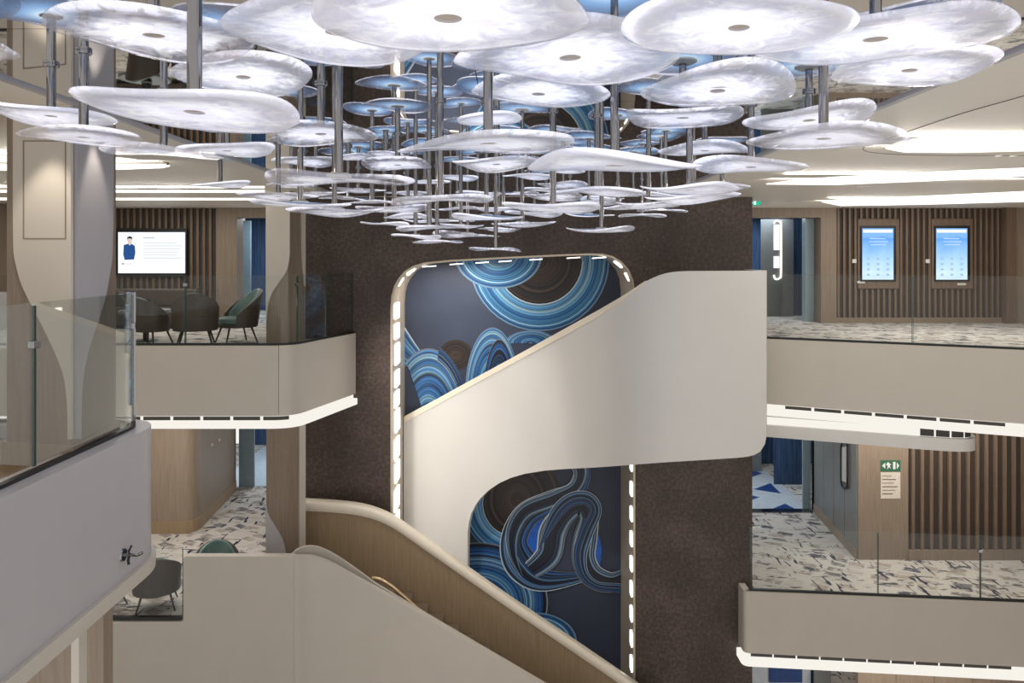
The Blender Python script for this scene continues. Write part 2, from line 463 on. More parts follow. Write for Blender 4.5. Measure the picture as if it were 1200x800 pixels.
def swirl_mat(name, seed, palette, n=26, rim=True):
    m, nt, b, out = new_mat(name)
    rd = random.Random(seed)
    uv = N(nt, 'ShaderNodeUVMap'); uv.uv_map = 'UVMap'
    sp = N(nt, 'ShaderNodeSeparateXYZ'); nt.links.new(uv.outputs[0], sp.inputs[0])
    no = N(nt, 'ShaderNodeTexNoise', Scale=1.0, Detail=3.0)
    mp = N(nt, 'ShaderNodeMapping'); mp.inputs['Scale'].default_value = (14, 1.2, 1); nt.links.new(uv.outputs[0], mp.inputs[0]); nt.links.new(mp.outputs[0], no.inputs['Vector'])
    ma = N(nt, 'ShaderNodeMath', operation='MULTIPLY_ADD'); ma.inputs[1].default_value = .05
    sb = N(nt, 'ShaderNodeMath', operation='SUBTRACT'); sb.inputs[1].default_value = .5; nt.links.new(no.outputs['Fac'], sb.inputs[0])
    nt.links.new(sb.outputs[0], ma.inputs[0]); nt.links.new(sp.outputs['X'], ma.inputs[2])
    stops = []; x = 0.0
    while len(stops) < n:
        stops.append((x, rd.choice(palette))); x += rd.uniform(.4, 1.6) / n
        if x > .955: break
    if rim:
        stops[0] = (0.0, (.42, .50, .58)); stops.append((.965, (.50, .60, .68)))
    fine = N(nt, 'ShaderNodeTexNoise', Scale=1.0, Detail=2.0); mf = N(nt, 'ShaderNodeMapping'); mf.inputs['Scale'].default_value = (46, .7, 1)
    nt.links.new(uv.outputs[0], mf.inputs[0]); nt.links.new(mf.outputs[0], fine.inputs['Vector'])
    mu = N(nt, 'ShaderNodeMix', data_type='RGBA', blend_type='MULTIPLY'); mu.inputs[0].default_value = 1.0
    nt.links.new(ramp(nt, ma.outputs[0], stops, 'EASE'), mu.inputs[6])
    nt.links.new(ramp(nt, fine.outputs['Fac'], [(.36, (.28, .28, .32)), (.5, (.9, .9, .9)), (.62, (1.5, 1.5, 1.5))]), mu.inputs[7])
    nt.links.new(mu.outputs[2], b.inputs['Base Color'])
    b.inputs['Roughness'].default_value = .45
    return m
BLU = [(.02, .10, .28), (.035, .17, .42), (.10, .30, .52), (.22, .42, .58), (.012, .03, .09), (.01, .02, .05), (.05, .22, .55), (.03, .13, .33)]
LBL = [(.03, .20, .50), (.06, .28, .55), (.20, .44, .64), (.30, .52, .66), (.02, .07, .2), (.08, .33, .62)]
BRN = [(.022, .016, .016), (.035, .022, .018), (.05, .03, .022), (.018, .016, .02), (.012, .011, .014), (.06, .04, .03)]
DBL = [(.012, .02, .05), (.02, .05, .12), (.012, .014, .025), (.04, .14, .34), (.02, .03, .06), (.012, .012, .016), (.14, .26, .40), (.02, .09, .28)]
M['swirl_blue'] = swirl_mat('swirl_blue', 3, LBL)
M['swirl_mid'] = swirl_mat('swirl_mid', 8, BLU)
M['swirl_dark'] = swirl_mat('swirl_dark', 12, DBL)
M['swirl_brown'] = swirl_mat('swirl_brown', 5, BRN, rim=False)
DEEP = [(.010, .012, .020), (.014, .02, .04), (.012, .012, .016), (.02, .06, .16), (.03, .12, .32), (.012, .016, .03), (.02, .018, .02), (.22, .34, .46), (.015, .03, .07)]
M['swirl_deep'] = swirl_mat('swirl_deep', 21, DEEP)
M['swirl_core'] = flat('swirl_core', (.01, .11, .52), .4, noise=.2)

# ------------------------------------------------------------------ large structure
V2 = lambda x, y: Vector((x, y))

# ---- ceiling with the mirrored field over the atrium
MX0, MX1, MY0, MY1 = -3.09, 2.66, -1.5, 14.0
mb = MB()
mb.box(-14, MX0, -1.5, 24, CEIL, CEIL + .1); mb.box(MX1, 14, -1.5, 24, CEIL, CEIL + .1)
mb.box(MX0, MX1, MY1, 24, CEIL, CEIL + .1)
ceiling = struct(mb.build('ceiling', M['ceiling']), 'smooth beige ceiling around the mirrored field over the atrium', 'ceiling')
mb = MB()
nx, ny = 4, 9
gap = .003
for i in range(nx):
    for j in range(ny):
        m1 = MB(); x0 = lerp(MX0, MX1, i / nx); x1 = lerp(MX0, MX1, (i + 1) / nx); y0 = lerp(MY0, MY1, j / ny); y1 = lerp(MY0, MY1, (j + 1) / ny)
        m1.box(x0 + gap, x1 - gap, y0 + gap, y1 - gap, CEIL + .004, CEIL + .03)
        m1.build('mirror_panel', M['mirror'], ceiling)
MB().box(MX0, MX1, MY0, MY1, CEIL + .032, CEIL + .1).build('mirror_light_block', M['gasket'], ceiling)  # added to keep world light out of the panel gaps
edge = MB()
edge.box(MX0 - .03, MX0 + .02, -1.5, MY1, CEIL - .012, CEIL + .004); edge.box(MX1 - .02, MX1 + .03, -1.5, MY1, CEIL - .012, CEIL + .004)
edge.build('mirror_edge_trim', M['lavender'], ceiling)

# ceiling joints (thin dark reveal lines)
def ceil_line(pts, name='ceiling_joint', wd=.006):
    w3 = [on_z(x, y, CEIL) for x, y in pts]
    w3 = catmull(w3, 6)
    m1 = MB(); path = [V2(p.x, p.y) for p in w3]
    m1.ribbon(path, CEIL + .002, CEIL - .004, wd)
    return m1.build(name, M['vent'], ceiling)
ceil_line([(1260, 92), (1200, 112), (1130, 132), (1070, 152), (1025, 168), (1012, 173), (1020, 178), (1060, 181), (1130, 182), (1260, 182)])
ceil_line([(140, 197), (175, 196), (192, 194), (196, 191), (190, 189)], wd=.02)

# luminous coves in the ceiling
def cove(pts, label, mat='cove'):
    w3 = [on_z(x, y, CEIL) for x, y in pts]
    m1 = MB(); m1.slab([(p.x, p.y, CEIL - .014) for p in w3], (0, 0, .014))
    o = m1.build('cove_light', M[mat])
    return tag(o, label, 'ceiling light', 'curved ceiling cove lights')
cove([(1038, 173), (1052, 166), (1080, 161), (1130, 158.5), (1200, 157), (1300, 155), (1300, 172), (1200, 175.5), (1120, 177.5), (1060, 177)], 'crescent-ended cove light in the right ceiling, the nearest and highest of three')
cove([(898, 215), (930, 211), (980, 207), (1080, 201.5), (1200, 196.5), (1300, 192), (1300, 200), (1200, 205.5), (1080, 211.5), (980, 215.5)], 'long tapering cove light in the right ceiling, between the two others')
cove([(963, 236), (985, 233), (1080, 229.5), (1200, 224), (1300, 219), (1300, 231), (1200, 235.5), (1080, 239), (985, 240.5)], 'long cove light right above the two blue screens')
cove([(-60, 181), (140, 184.5), (158, 186.5), (164, 188.5), (140, 189), (-60, 188)], 'short cove light beside the big left column, upper of the pair')
cove([(-60, 192), (140, 191.8), (190, 192.3), (199, 193.6), (190, 195.6), (140, 197.5), (-60, 199)], 'tapering cove light beside the big left column, lower of the pair')
cove([(-60, 216.5), (310, 218), (310, 219.6), (-60, 218.6)], 'thin cove light line over the left lounge, front line with air slots')
cove([(-60, 222), (310, 222.6), (310, 224.6), (-60, 224.6)], 'thin cove light line over the left lounge, behind the air slots')
cove([(-60, 231.6), (300, 232), (300, 233.6), (-60, 233.6)], 'thin cove light line nearest the slatted television wall')
# air slots between the two light lines
for k in range(8):
    x0 = 112 + k * 25; m1 = MB()
    w3 = [on_z(x, y, CEIL) for x, y in ((x0, 219.9), (x0 + 22, 220), (x0 + 22, 222), (x0, 222))]
    m1.slab([(p.x, p.y, CEIL - .006) for p in w3], (0, 0, .006)); m1.build('air_slot', M['ceiling'] if k % 2 else M['wood_light'], ceiling)
# recessed downlights of the right ceiling
for k, (x, y, lab) in enumerate([(1169, 182.5, 'small recessed downlight in the right ceiling, left of the near pair'), (1186, 182.5, 'small recessed downlight in the right ceiling, right of the near pair'),
                     (1006, 218.5, 'small recessed downlight in the right ceiling, left of the far pair'), (1016, 218.5, 'small recessed downlight in the right ceiling, right of the far pair')]):
    p = on_z(x, y, CEIL); t = empty('downlight', (p.x, p.y, CEIL))
    r = .045 if k < 2 else .05
    MB().lathe([(r * .8, -.003), (r, -.008), (r * 1.15, -.004), (r * 1.15, 0)], 20).build('ring', M['white'], t, 30)
    MB().lathe([(0, -.002), (r * .8, -.002), (r * .8, 0)], 20).build('lens', M['cove'], t)
    tag(t, lab, 'downlight', 'recessed ceiling downlights')

# ---- brown textured wall with the stair opening
WY = 14.0
hole_px = [(460, 1010), (460, 360), (461, 347), (464, 336), (469, 327), (476, 319), (485, 313.5), (498, 309.5), (530, 306.5), (600, 302.8), (660, 300), (690, 299), (705, 299.3),
           (717, 302), (727, 308), (735, 317), (740, 329), (742, 345), (742, 1010)]
hole = [P(x, y, WY) for x, y in hole_px]
WX0, WX1, WZ0 = -4.0, 4.33, -9.6
mb = MB()
hp = [(p.x, p.z) for p in hole]; hp[0] = (hp[0][0], WZ0); hp[-1] = (hp[-1][0], WZ0)
ci, cj = 6, len(hp) - 5
for i in range(ci): mb.add([(WX0, WY, hp[i][1]), (hp[i][0], WY, hp[i][1]), (hp[i + 1][0], WY, hp[i + 1][1]), (WX0, WY, hp[i + 1][1])], [(0, 1, 2, 3)])
for i in range(ci, cj): mb.add([(hp[i][0], WY, hp[i][1]), (hp[i + 1][0], WY, hp[i + 1][1]), (hp[i + 1][0], WY, CEIL), (hp[i][0], WY, CEIL)], [(0, 1, 2, 3)])
for i in range(cj, len(hp) - 1): mb.add([(WX1, WY, hp[i][1]), (hp[i][0], WY, hp[i][1]), (hp[i + 1][0], WY, hp[i + 1][1]), (WX1, WY, hp[i + 1][1])], [(0, 1, 2, 3)])
mb.add([(WX0, WY, hp[ci][1]), (hp[ci][0], WY, hp[ci][1]), (hp[ci][0], WY, CEIL), (WX0, WY, CEIL)], [(0, 1, 2, 3)])
mb.add([(WX1, WY, hp[cj][1]), (hp[cj][0], WY, hp[cj][1]), (hp[cj][0], WY, CEIL), (WX1, WY, CEIL)], [(0, 1, 2, 3)])
wall_back = mb.build('wall_back', M['brown'])
struct(wall_back, 'dark brown textured wall with a tall rounded opening around the blue mural', 'wall')
mb = MB()
mb.box(WX0 - .05, WX0, WY, 17.0, WZ0, CEIL); mb.box(WX1, WX1 + .05, WY + .0, 17.0, WZ0, CEIL)
mb.build('wall_return', M['brown'], wall_back)
# reveal of the opening, 1.6 m deep
MY = 15.6
mb = MB()
inner = [(p.x, p.z) for p in hole]; inner[0] = (inner[0][0], WZ0); inner[-1] = (inner[-1][0], WZ0)
vs = [(x, WY - .015, z) for x, z in inner] + [(x, MY, z) for x, z in inner]
n = len(inner)
mb.add(vs, [(i, i + 1, n + i + 1, n + i) for i in range(n - 1)])
mb.build('opening_reveal', M['reveal'], wall_back, 40)
# slim metal edge frame round the opening
mb = MB()
def off_in(k, s):
    a = Vector(inner[max(k - 1, 0)]); b = Vector(inner[min(k + 1, n - 1)]); t = (b - a).normalized()
    return Vector(inner[k]) + Vector((-t.y, t.x)) * s
vs = []
for k in range(n):
    q = off_in(k, .035)
    vs += [(inner[k][0], WY - .02, inner[k][1]), (q.x, WY - .02, q.y), (q.x, WY, q.y)]
fs = []
for k in range(n - 1):
    a, b = 3 * k, 3 * k + 3
    fs += [(a, a + 1, b + 1, b), (a + 1, a + 2, b + 2, b + 1)]
mb.add(vs, fs); mb.build('edge_frame', M['reveal'], wall_back, 40)
# LED modules inside the reveal
def led(p, ux, uy, uz): MB().obox(p, ux, uy, uz).build('led_module', M['led'], wall_back)
xl, xr = hole[0].x, hole[-1].x
rl = random.Random(4)
z = .62
while z > -5.4:
    h = rl.uniform(.13, .2)
    led((xl + .012, WY + .52 + rl.uniform(-.05, .05), z - h), (.012, 0, 0), (0, .24, 0), (0, 0, h))
    z -= 2 * h + rl.uniform(.07, .14)
z = .55
while z > -7.0:
    led((xr - .012, WY + .17, z - .12), (.012, 0, 0), (0, .09, 0), (0, 0, .12)); z -= .46
for x, y in ((470, 330), (482, 319), (503, 312), (535, 309.3), (565, 307.6), (592, 306), (628, 304), (672, 302), (702, 302), (724, 310), (735, 325)):
    p = P(x, y, WY + .35); s = .12 if 490 < x < 715 else .09
    a = {470: 60, 482: 40, 724: -40, 735: -62}.get(x, 4)
    a = math.radians(a)
    led(p, (s * math.cos(a), 0, s * math.sin(a)), (0, .1, 0), (-.008 * math.sin(a), 0, .008 * math.cos(a)))

# ---- decks: edge fascias with light strips
def fascia(name, path, zt, zb, mat, label, slots, joints=(), lip=(.10, .24), slot_len=.42, slot_gap=.05, soff=-.05, lipmat='cove_soft'):
    """name: trim_n; joints are arc lengths where panels meet; slots = (start, end) arc lengths for air slots"""
    root = empty(name, (path[0][0], path[0][1], zb)); struct(root, label, 'deck edge')
    org = Vector((path[0][0], path[0][1], zb))
    path = resample(path, .12)
    acc = [0.0]
    for a, b in zip(path, path[1:]): acc.append(acc[-1] + (b - a).length)
    def at(s):
        for i in range(len(acc) - 1):
            if acc[i + 1] >= s: return path[i].lerp(path[i + 1], (s - acc[i]) / max(1e-6, acc[i + 1] - acc[i]))
        return path[-1]
    def sub(s0, s1):
        return [at(s0)] + [p for p, s in zip(path, acc) if s0 + 1e-4 < s < s1 - 1e-4] + [at(s1)]
    def part(nm, s0, s1, z1, z0, th, off, m, sm=30):
        m1 = MB(); m1.ribbon(sub(s0, s1), z1, z0, th, 0, off)
        m1.v = [tuple(Vector(v) - org) for v in m1.v]
        return m1.build(nm, M[m], root, sm)
    cuts = [0] + list(joints) + [acc[-1]]
    for a, b in zip(cuts, cuts[1:]): part('fascia_panel', a + .003, b - .003, zt, zb, .12, 0, mat)
    part('light_strip', 0, acc[-1], zb - .0, zb - lip[0], .06, soff, 'cove_soft')
    s = slots[0]
    while s + slot_len <= slots[1]:
        part('air_slot', s, s + slot_len, zb - .016, zb - lip[0] + .008, .02, soff + .012, 'vent'); s += slot_len + slot_gap
    part('lower_lip', 0, acc[-1], zb - lip[0], zb - lip[1], .18, .03, lipmat)  # lit look of the lip put into its material, mostly as glow
    root['_len'] = acc[-1]
    return root, at, acc[-1]

# left deck, same level as the camera
PL = round_path([(-10.4, 12.0), (-3.42, 12.0), (-2.84, 13.97)], [.35])
fascia('trim_1', PL, .10, -1.0, 'cream', 'cream edge of the left lounge deck with a lit strip below', (4.15, 7.15), joints=(6.75,), lip=(.08, .19), slot_len=.42)
# right deck, same level
PR = round_path([(4.12, 13.08), (4.30, 13.0), (7.6, 11.45), (11.0, 10.0)], [.02, .9])
fascia('trim_2', PR, .10, -1.0, 'cream', 'cream edge of the right deck below the two blue screens', (.5, 3.75), lip=(.075, .19), slot_len=.41, slot_gap=.045)
# second curved-end lip under the right deck, its lit band made to glow
P2 = round_path([(4.15, 13.3), (6.7, 12.3), (7.45, 12.1), (7.55, 13.2)], [.25, .5])
r2, at2, l2 = fascia('trim_3', P2, -1.20, -1.26, 'cream', 'short lit lip that curves away under the right deck edge', (2.6, 3.5), lip=(.14, .34), slot_len=.2, slot_gap=.03, lipmat='stair')
# left lower deck solid balustrade comes with the lower stair; right lower deck:
PRL = round_path([(4.12, 13.99), (4.12, 13.63), (8.77, 13.16), (12.4, 12.8)], [.1, .6])
fascia('trim_4', PRL, ZR + .1, -5.54, 'cream', 'cream edge of the lower right deck with a row of air slots', (.45, 5.2), joints=(), lip=(.08, .22), slot_len=.37, slot_gap=.03)

# near left balcony
PN = round_path([(-2.95, .4), (-2.95, 6.62), (-9.0, 6.62)], [.5], 12)
rn = empty('trim_5', (-2.95, .4, -.97)); struct(rn, 'pale grey curved parapet of the near left balcony', 'parapet')
def loc_build(m1, org, name, mat, parent, sm=None, bevel=0):
    m1.v = [tuple(Vector(v) - Vector(org)) for v in m1.v]
    return m1.build(name, mat, parent, sm, bevel)
pn = resample(PN, .15)
loc_build(MB().ribbon(pn, .10, -.95, .26), rn.location, 'parapet_panel', M['lavender'], rn, 30)
loc_build(MB().ribbon(pn, -.95, -1.06, .30, 0, .035), rn.location, 'bottom_moulding', M['cream'], rn, 30)
loc_build(MB().ribbon(pn, .125, .10, .045, 0, -.115), rn.location, 'glass_channel', M['gasket'], rn, 30)

# ---- floors
def floor(name, poly, z, label, mat='carpet', th=.12):
    return struct(MB().prism(poly, z - th, z).build(name, M[mat]), label, 'floor')
floor_left = floor('floor_left', [(-10.5, 12.13), (-3.62, 12.13), (-3.42, 12.42), (-3.02, 13.95), (WX0 - .06, 13.95), (WX0 - .06, 21.4), (-10.5, 21.4)], 0, 'patterned carpet of the left lounge on the camera level')
floor_right = floor('floor_right', [(4.45, 13.1), (7.6, 11.62), (11.2, 10.1), (13.5, 10.1), (13.5, 21.4), (4.45, 21.4)], 0, 'patterned carpet of the right deck before the screens')
floor_left_lower = floor('floor_left_lower', [(-10.5, 11.95), (-4.1, 11.95), (-4.1, 23.4), (-10.5, 23.4)], -4.2, 'patterned carpet of the lower left deck')
floor_right_lower = floor('floor_right_lower', [(4.42, 13.75), (12.3, 12.95), (13.4, 12.95), (13.4, 22.6), (4.42, 22.6)], ZR, 'patterned carpet of the lower right deck')
floor_bottom = floor('floor_bottom', [(-13, 2), (13.5, 2), (13.5, 22), (-13, 22)], -8.4, 'carpet of the bottom deck under the atrium')
# slab undersides (ceilings of the lower decks)
for nm, poly, z, lab in (('ceiling_left_lower', [(-10.5, 12.22), (-3.65, 12.22), (-3.1, 13.9), (-4.06, 13.95), (-4.06, 23.4), (-10.5, 23.4)], -1.14, 'flat ceiling over the lower left deck'),
                    ('ceiling_right_lower', [(4.45, 13.45), (7.3, 12.6), (11.2, 10.6), (13.4, 10.6), (13.5, 21.6), (4.45, 21.6)], -1.22, 'flat ceiling over the lower right deck'),
                    ('ceiling_bottom', [(4.45, 13.85), (12.3, 13.05), (13.4, 13.05), (13.4, 21.6), (4.45, 21.6)], -5.72, 'flat ceiling over the bottom deck')):
    struct(MB().prism(poly, z, z + .1).build(nm, M['ceiling']), lab, 'ceiling')
# near left balcony: plank floor
nf = struct(MB().prism([(-9, .4), (-3.25, .4), (-3.25, 6.35), (-9, 6.35)], -.12, -.012).build('floor_near', M['wood']), 'wooden plank floor of the near left balcony', 'floor')
pk = None
for i in range(26):
    for j in range(3):
        if pk is None:
            m1 = MB(); m1.box(-.95, .95, -.072, .072, -.012, 0); pk = m1.build('plank', M['floor_wood'], nf); o = pk
        else:
            o = pk.copy(); col.objects.link(o); o.parent = nf
        o.location = (-4.21 - 1.91 * j, 2.5 + i * .148, 0)

# ---- slatted walls
def slat_wall(name, x0, x1, y, z0, z1, pitch, label, skirt=.12, wid=.055, dep=.05):
    root = MB().box(x0, x1, y, y + .1, z0, z1).build(name, M['slat_back']); struct(root, label, 'wall')
    sl = None; k = 0; x = x0 + pitch * .5
    while x < x1 - .02:
        if sl is None:
            sl = MB().box(-wid / 2, wid / 2, -dep, 0, z0 + skirt, z1).build('slat', M['slat'], root); o = sl
        else:
            o = sl.copy(); col.objects.link(o); o.parent = root
        o.location = (x, y, 0); x += pitch
    MB().box(x0, x1, y - dep - .015, y, z0, z0 + skirt).build('skirting', M['wood'], root)
    return root
WL = 17.3
slat_wall('wall_left', -10.4, -6.63, WL, 0, CEIL, .142, 'dark slatted wood wall behind the television in the left lounge')
slat_wall('wall_right', 7.27, 11.0, WL, 0, CEIL, .128, 'dark slatted wood wall carrying the two blue screens', wid=.05)
LR = 15.34
slat_wall('wall_right_lower', 7.9, 13.3, LR, ZR, -1.22, .183, 'dark slatted wood wall on the lower right deck', skirt=.2, wid=.06)

def panel_wall(name, boxes, mat, label, cat='wall'):
    m1 = MB()
    for b in boxes: m1.box(*b)
    return struct(m1.build(name, M[mat]), label, cat)
# wooden door surrounds, camera level
panel_wall('door_1', [(-6.63, -6.16, WL - .1, WL + .3, 0, CEIL), (-6.16, -4.06, WL - .1, WL + .3, 2.365, CEIL)], 'wood', 'wooden surround of the left lounge doorway', 'doorway')
panel_wall('door_2', [(6.92, 7.27, WL - .1, WL + .3, 0, CEIL), (4.39, 6.92, WL - .1, WL + .3, 2.365, CEIL)], 'wood', 'wooden surround of the doorway left of the blue screens', 'doorway')
panel_wall('trim_6', [(11.0, 11.22, WL - .22, WL + .2, 0, CEIL)], 'slat', 'dark pilaster at the right end of the slatted screen wall', 'pilaster')
panel_wall('wall_right_end', [(11.22, 13.5, WL - .12, WL + .2, 0, CEIL)], 'wood_light', 'light wooden wall panel at the far right of the screen wall')

# corridor ends seen through the doorways: curtains, glass door leaves, grey panels
def corridor(name, x0, x1, y, z0, z1, items, label):
    root = MB().box(x0, x1, y, y + .08, z0, z1).build(name, M['curtain']); struct(root, label, 'wall')
    for nm, a, b, yy, c, e, mt in items: MB().box(a, b, yy - .05, yy, c, e).build(nm, M[mt], root)
    return root
c1 = corridor('wall_left_corridor', -7.4, -4.0, 21.3, 0, CEIL, [
    ('glass_leaf', -7.40, -6.98, 19.6, 0, 2.4, 'grey_panel'), ('metal_post', -6.98, -6.93, 19.55, 0, 2.4, 'dark'), ('frosted_strip', -6.93, -6.62, 19.5, 0, 2.4, 'blue_glass'),
    ('metal_post', -6.05, -5.95, 20.6, 0, 2.4, 'blue_glass'), ('threshold', -6.9, -4.1, 18.6, .001, .02, 'tile_white')], 'dim blue curtained corridor end behind the left lounge doorway')
c2 = corridor('wall_right_corridor', 4.4, 9.0, 21.3, 0, CEIL, [
    ('curtain_fold', 4.5, 6.15, 20.9, 0, 2.45, 'curtain'), ('metal_post', 5.95, 6.03, 19.9, 0, 2.45, 'blue_glass'),
    ('door_leaf', 6.22, 7.02, 19.2, 0, 2.42, 'grey_panel'), ('curtain_fold', 7.02, 7.42, 19.4, .0, 2.42, 'curtain'), ('metal_post', 7.3, 7.36, 19.3, 0, 2.42, 'blue_glass')], 'blue curtained corridor end behind the doorway left of the screens')
panel_wall('wall_right_jamb', [(6.72, 6.92, WL + .3, WL + .5, 0, 2.365)], 'blue_glass', 'pale blue glass jamb of the right doorway', 'jamb')

# lower left: wood wall that turns into the corridor
pw = round_path([(-10.4, 15.8), (-6.52, 15.8), (-6.74, 18.7)], [.35])
m1 = MB(); m1.ribbon(resample(pw, .1), -1.16, -4.2, .12); wl = struct(m1.build('wall_left_lower', M['wood_light'], None, 30), 'curved light wood wall turning into the lower left corridor', 'wall')
m1 = MB(); m1.ribbon(resample(pw, .1), -3.95, -4.2, .03, 0, .03); m1.build('skirting', M['bronze'], wl, 30)
for dy in (0, .42):
    for dz in (0, .36): MB().lathe([(0, .0), (.028, .0), (.028, .02), (0, .02)], 12).build('wall_stud', M['white'], wl).matrix_world = Matrix.Translation((-6.55, 16.75 + dy, -2.25 - dz)) @ Matrix.Rotation(math.radians(90), 4, 'Y')
MB().box(-6.60, -6.55, 17.55, 17.85, -2.25, -1.55).build('notice_plate', M['blue_glass'], wl)
c3 = corridor('wall_left_lower_corridor', -8.2, -4.1, 23.2, -4.2, -1.16, [
    ('metal_post', -6.86, -6.74, 18.75, -4.2, -1.16, 'dark'), ('frosted_strip', -6.74, -6.36, 19.0, -4.2, -1.16, 'blue_glass'), ('metal_post', -6.75, -6.66, 21.6, -4.2, -1.16, 'blue_glass')], 'dim blue curtained corridor end on the lower left deck')
MB().box(-7.4, -4.1, 19.0, 23.2, -4.199, -4.19).build('pale_floor_field', M['tile_white'], floor_left_lower)

# lower right: sign wall and receding wall, corridor with blue and white tiles
panel_wall('wall_sign', [(6.9, 7.9, LR - .03, LR + .1, ZR, -1.22)], 'wood', 'plain wooden wall panel with the green-headed notice, lower right deck')
pw = [V2(7.14, 18.15), V2(6.88, LR)]
m1 = MB(); m1.ribbon(resample(pw, .2), -1.22, ZR, .1); wr = struct(m1.build('wall_right_lower_side', M['grey_panel']), 'grey panelled wall receding to the lower right corridor', 'wall')
m1 = MB(); m1.ribbon(resample(pw, .2), ZR + .2, ZR, .03, 0, .02); m1.build('skirting', M['wood_light'], wr)
for k in range(1, 4):
    p = pw[0].lerp(pw[1], k / 4); MB().box(p.x - .006, p.x + .01, p.y - .006, p.y + .006, ZR + .2, -1.22).build('panel_joint', M['wood'], wr)
c4 = corridor('wall_right_lower_corridor', 4.4, 9.0, 22.4, ZR, -1.22, [
    ('metal_post', 7.14, 7.24, 18.3, ZR, -1.22, 'dark'), ('frosted_strip', 6.95, 7.14, 18.4, ZR, -1.22, 'blue_glass'),
    ('curtain_fold', 6.95, 7.7, 20.4, ZR, -1.22, 'curtain'), ('grey_leaf', 6.25, 7.0, 21.6, ZR, -1.22, 'grey_panel')], 'blue curtained corridor end on the lower right deck')
MB().box(4.43, 7.14, 18.35, 22.4, ZR + .001, ZR + .006).build('pale_floor_field', M['tile_white'], floor_right_lower)
for tri in ([(876, 549), (893.5, 554.5), (876, 560)], [(883, 573), (903, 566), (915, 578)], [(876, 579), (890, 582.5), (876, 587)], [(900, 598), (920, 590), (935, 598)]):
    w3 = [on_z(x, y, ZR + .008) for x, y in tri]
    MB().slab([(p.x, p.y, ZR + .006) for p in w3], (0, 0, .005)).build('blue_tile', M['tile_blue'], floor_right_lower)
MB().box(4.43, 7.1, 18.1, 18.35, ZR, ZR + .02).build('threshold', M['chrome'], floor_right_lower)

# bottom right deck: what shows under the lower light strip
bw = panel_wall('wall_right_bottom', [(6.85, 13.4, 15.2, 15.3, -8.4, -5.72)], 'wood_light', 'light wooden wall panels below the lower right light strip')
for k in range(5): MB().box(7.6 + k * .75, 7.615 + k * .75, 15.19, 15.21, -8.4, -5.72).build('panel_joint', M['wood'], bw)
c5 = corridor('wall_right_bottom_corridor', 4.4, 6.85, 16.6, -8.4, -5.72, [('pale_panel', 4.4, 6.4, 16.5, -8.4, -5.72, 'tile_white'), ('blue_panel', 5.5, 6.2, 16.45, -7.6, -7.25, 'tile_blue'), ('grey_post', 6.4, 6.75, 16.3, -8.4, -5.72, 'grey_panel')], 'blue and pale corridor end at the bottom right corner')
# wooden pier and wall under the near left balcony
panel_wall('wall_near_lower', [(-5.6, -3.30, 6.2, 6.35, -8.4, -1.2)], 'wood_light', 'wooden wall under the near left balcony')
panel_wall('trim_7', [(-3.10, -3.045, 5.4, 5.5, -8.4, -1.06)], 'cream', 'cream upright strip under the near left balcony', 'upright')
# side enclosure of the ship interior
panel_wall('wall_left_outer', [(-10.6, -10.5, 7, 24, -8.4, CEIL)], 'wood', 'outer wooden side wall of the left decks')
panel_wall('wall_right_outer', [(13.5, 13.6, 2, 24, -8.4, CEIL)], 'wood', 'outer wooden side wall of the right decks')

# ------------------------------------------------------------------ mural in the opening
mural = MB().box(-2.6, 2.6, MY, MY + .06, WZ0, 1.95).build('mural', M['navy'])
tag(mural, 'tall navy mural with striped blue and brown swirling ribbons behind the stair', 'mural')
_layer = [0]
def swirl(pts_l, pts_r, mat, name='painted_ribbon'):
    """flat striped band between a left and a right outline, laid on the mural"""
    _layer[0] += 1
    d = MY - .002 * _layer[0]
    n = len(pts_l); vs = []; fs = []; K = 6
    for a, b in zip(pts_l, pts_r):
        for k in range(K + 1):
            t = k / K; vs.append(tuple(P(lerp(a[0], b[0], t), lerp(a[1], b[1], t), d)))
    for i in range(n - 1):
        for k in range(K):
            j = i * (K + 1) + k; fs.append((j, j + 1, j + K + 2, j + K + 1))
    me = bpy.data.meshes.new(name); me.from_pydata(vs, [], fs)
    uvl = me.uv_layers.new(name='UVMap')
    for lp in me.loops:
        i, k = divmod(lp.vertex_index, K + 1); uvl.data[lp.index].uv = (k / K, i / max(1, n - 1))
    me.materials.append(M[mat]); o = bpy.data.objects.new(name, me); col.objects.link(o); o.parent = mural
    return o
def ring(cx, cy, r0, r1, a0, a1, mat, sq=1.0, n=40):
    L = []; R = []
    for k in range(n + 1):
        a = math.radians(lerp(a0, a1, k / n)); c, s = math.cos(a), math.sin(a)
        L.append((cx + r1 * c, cy + r1 * s * sq)); R.append((cx + r0 * c, cy + r0 * s * sq))
    return swirl(L, R, mat)
def band(pts, w0, mat, n=8):
    """pts: (x, y, halfwidth)"""
    c = catmull([(p[0], p[1], p[2]) for p in pts], n)
    L = []; R = []
    for i, p in enumerate(c):
        t = c[min(i + 1, len(c) - 1)] - c[max(i - 1, 0)]; t = Vector((t.x, t.y)).normalized()
        L.append((p.x - t.y * p.z * w0, p.y + t.x * p.z * w0)); R.append((p.x + t.y * p.z * w0, p.y - t.x * p.z * w0))
    return swirl(L, R, mat)
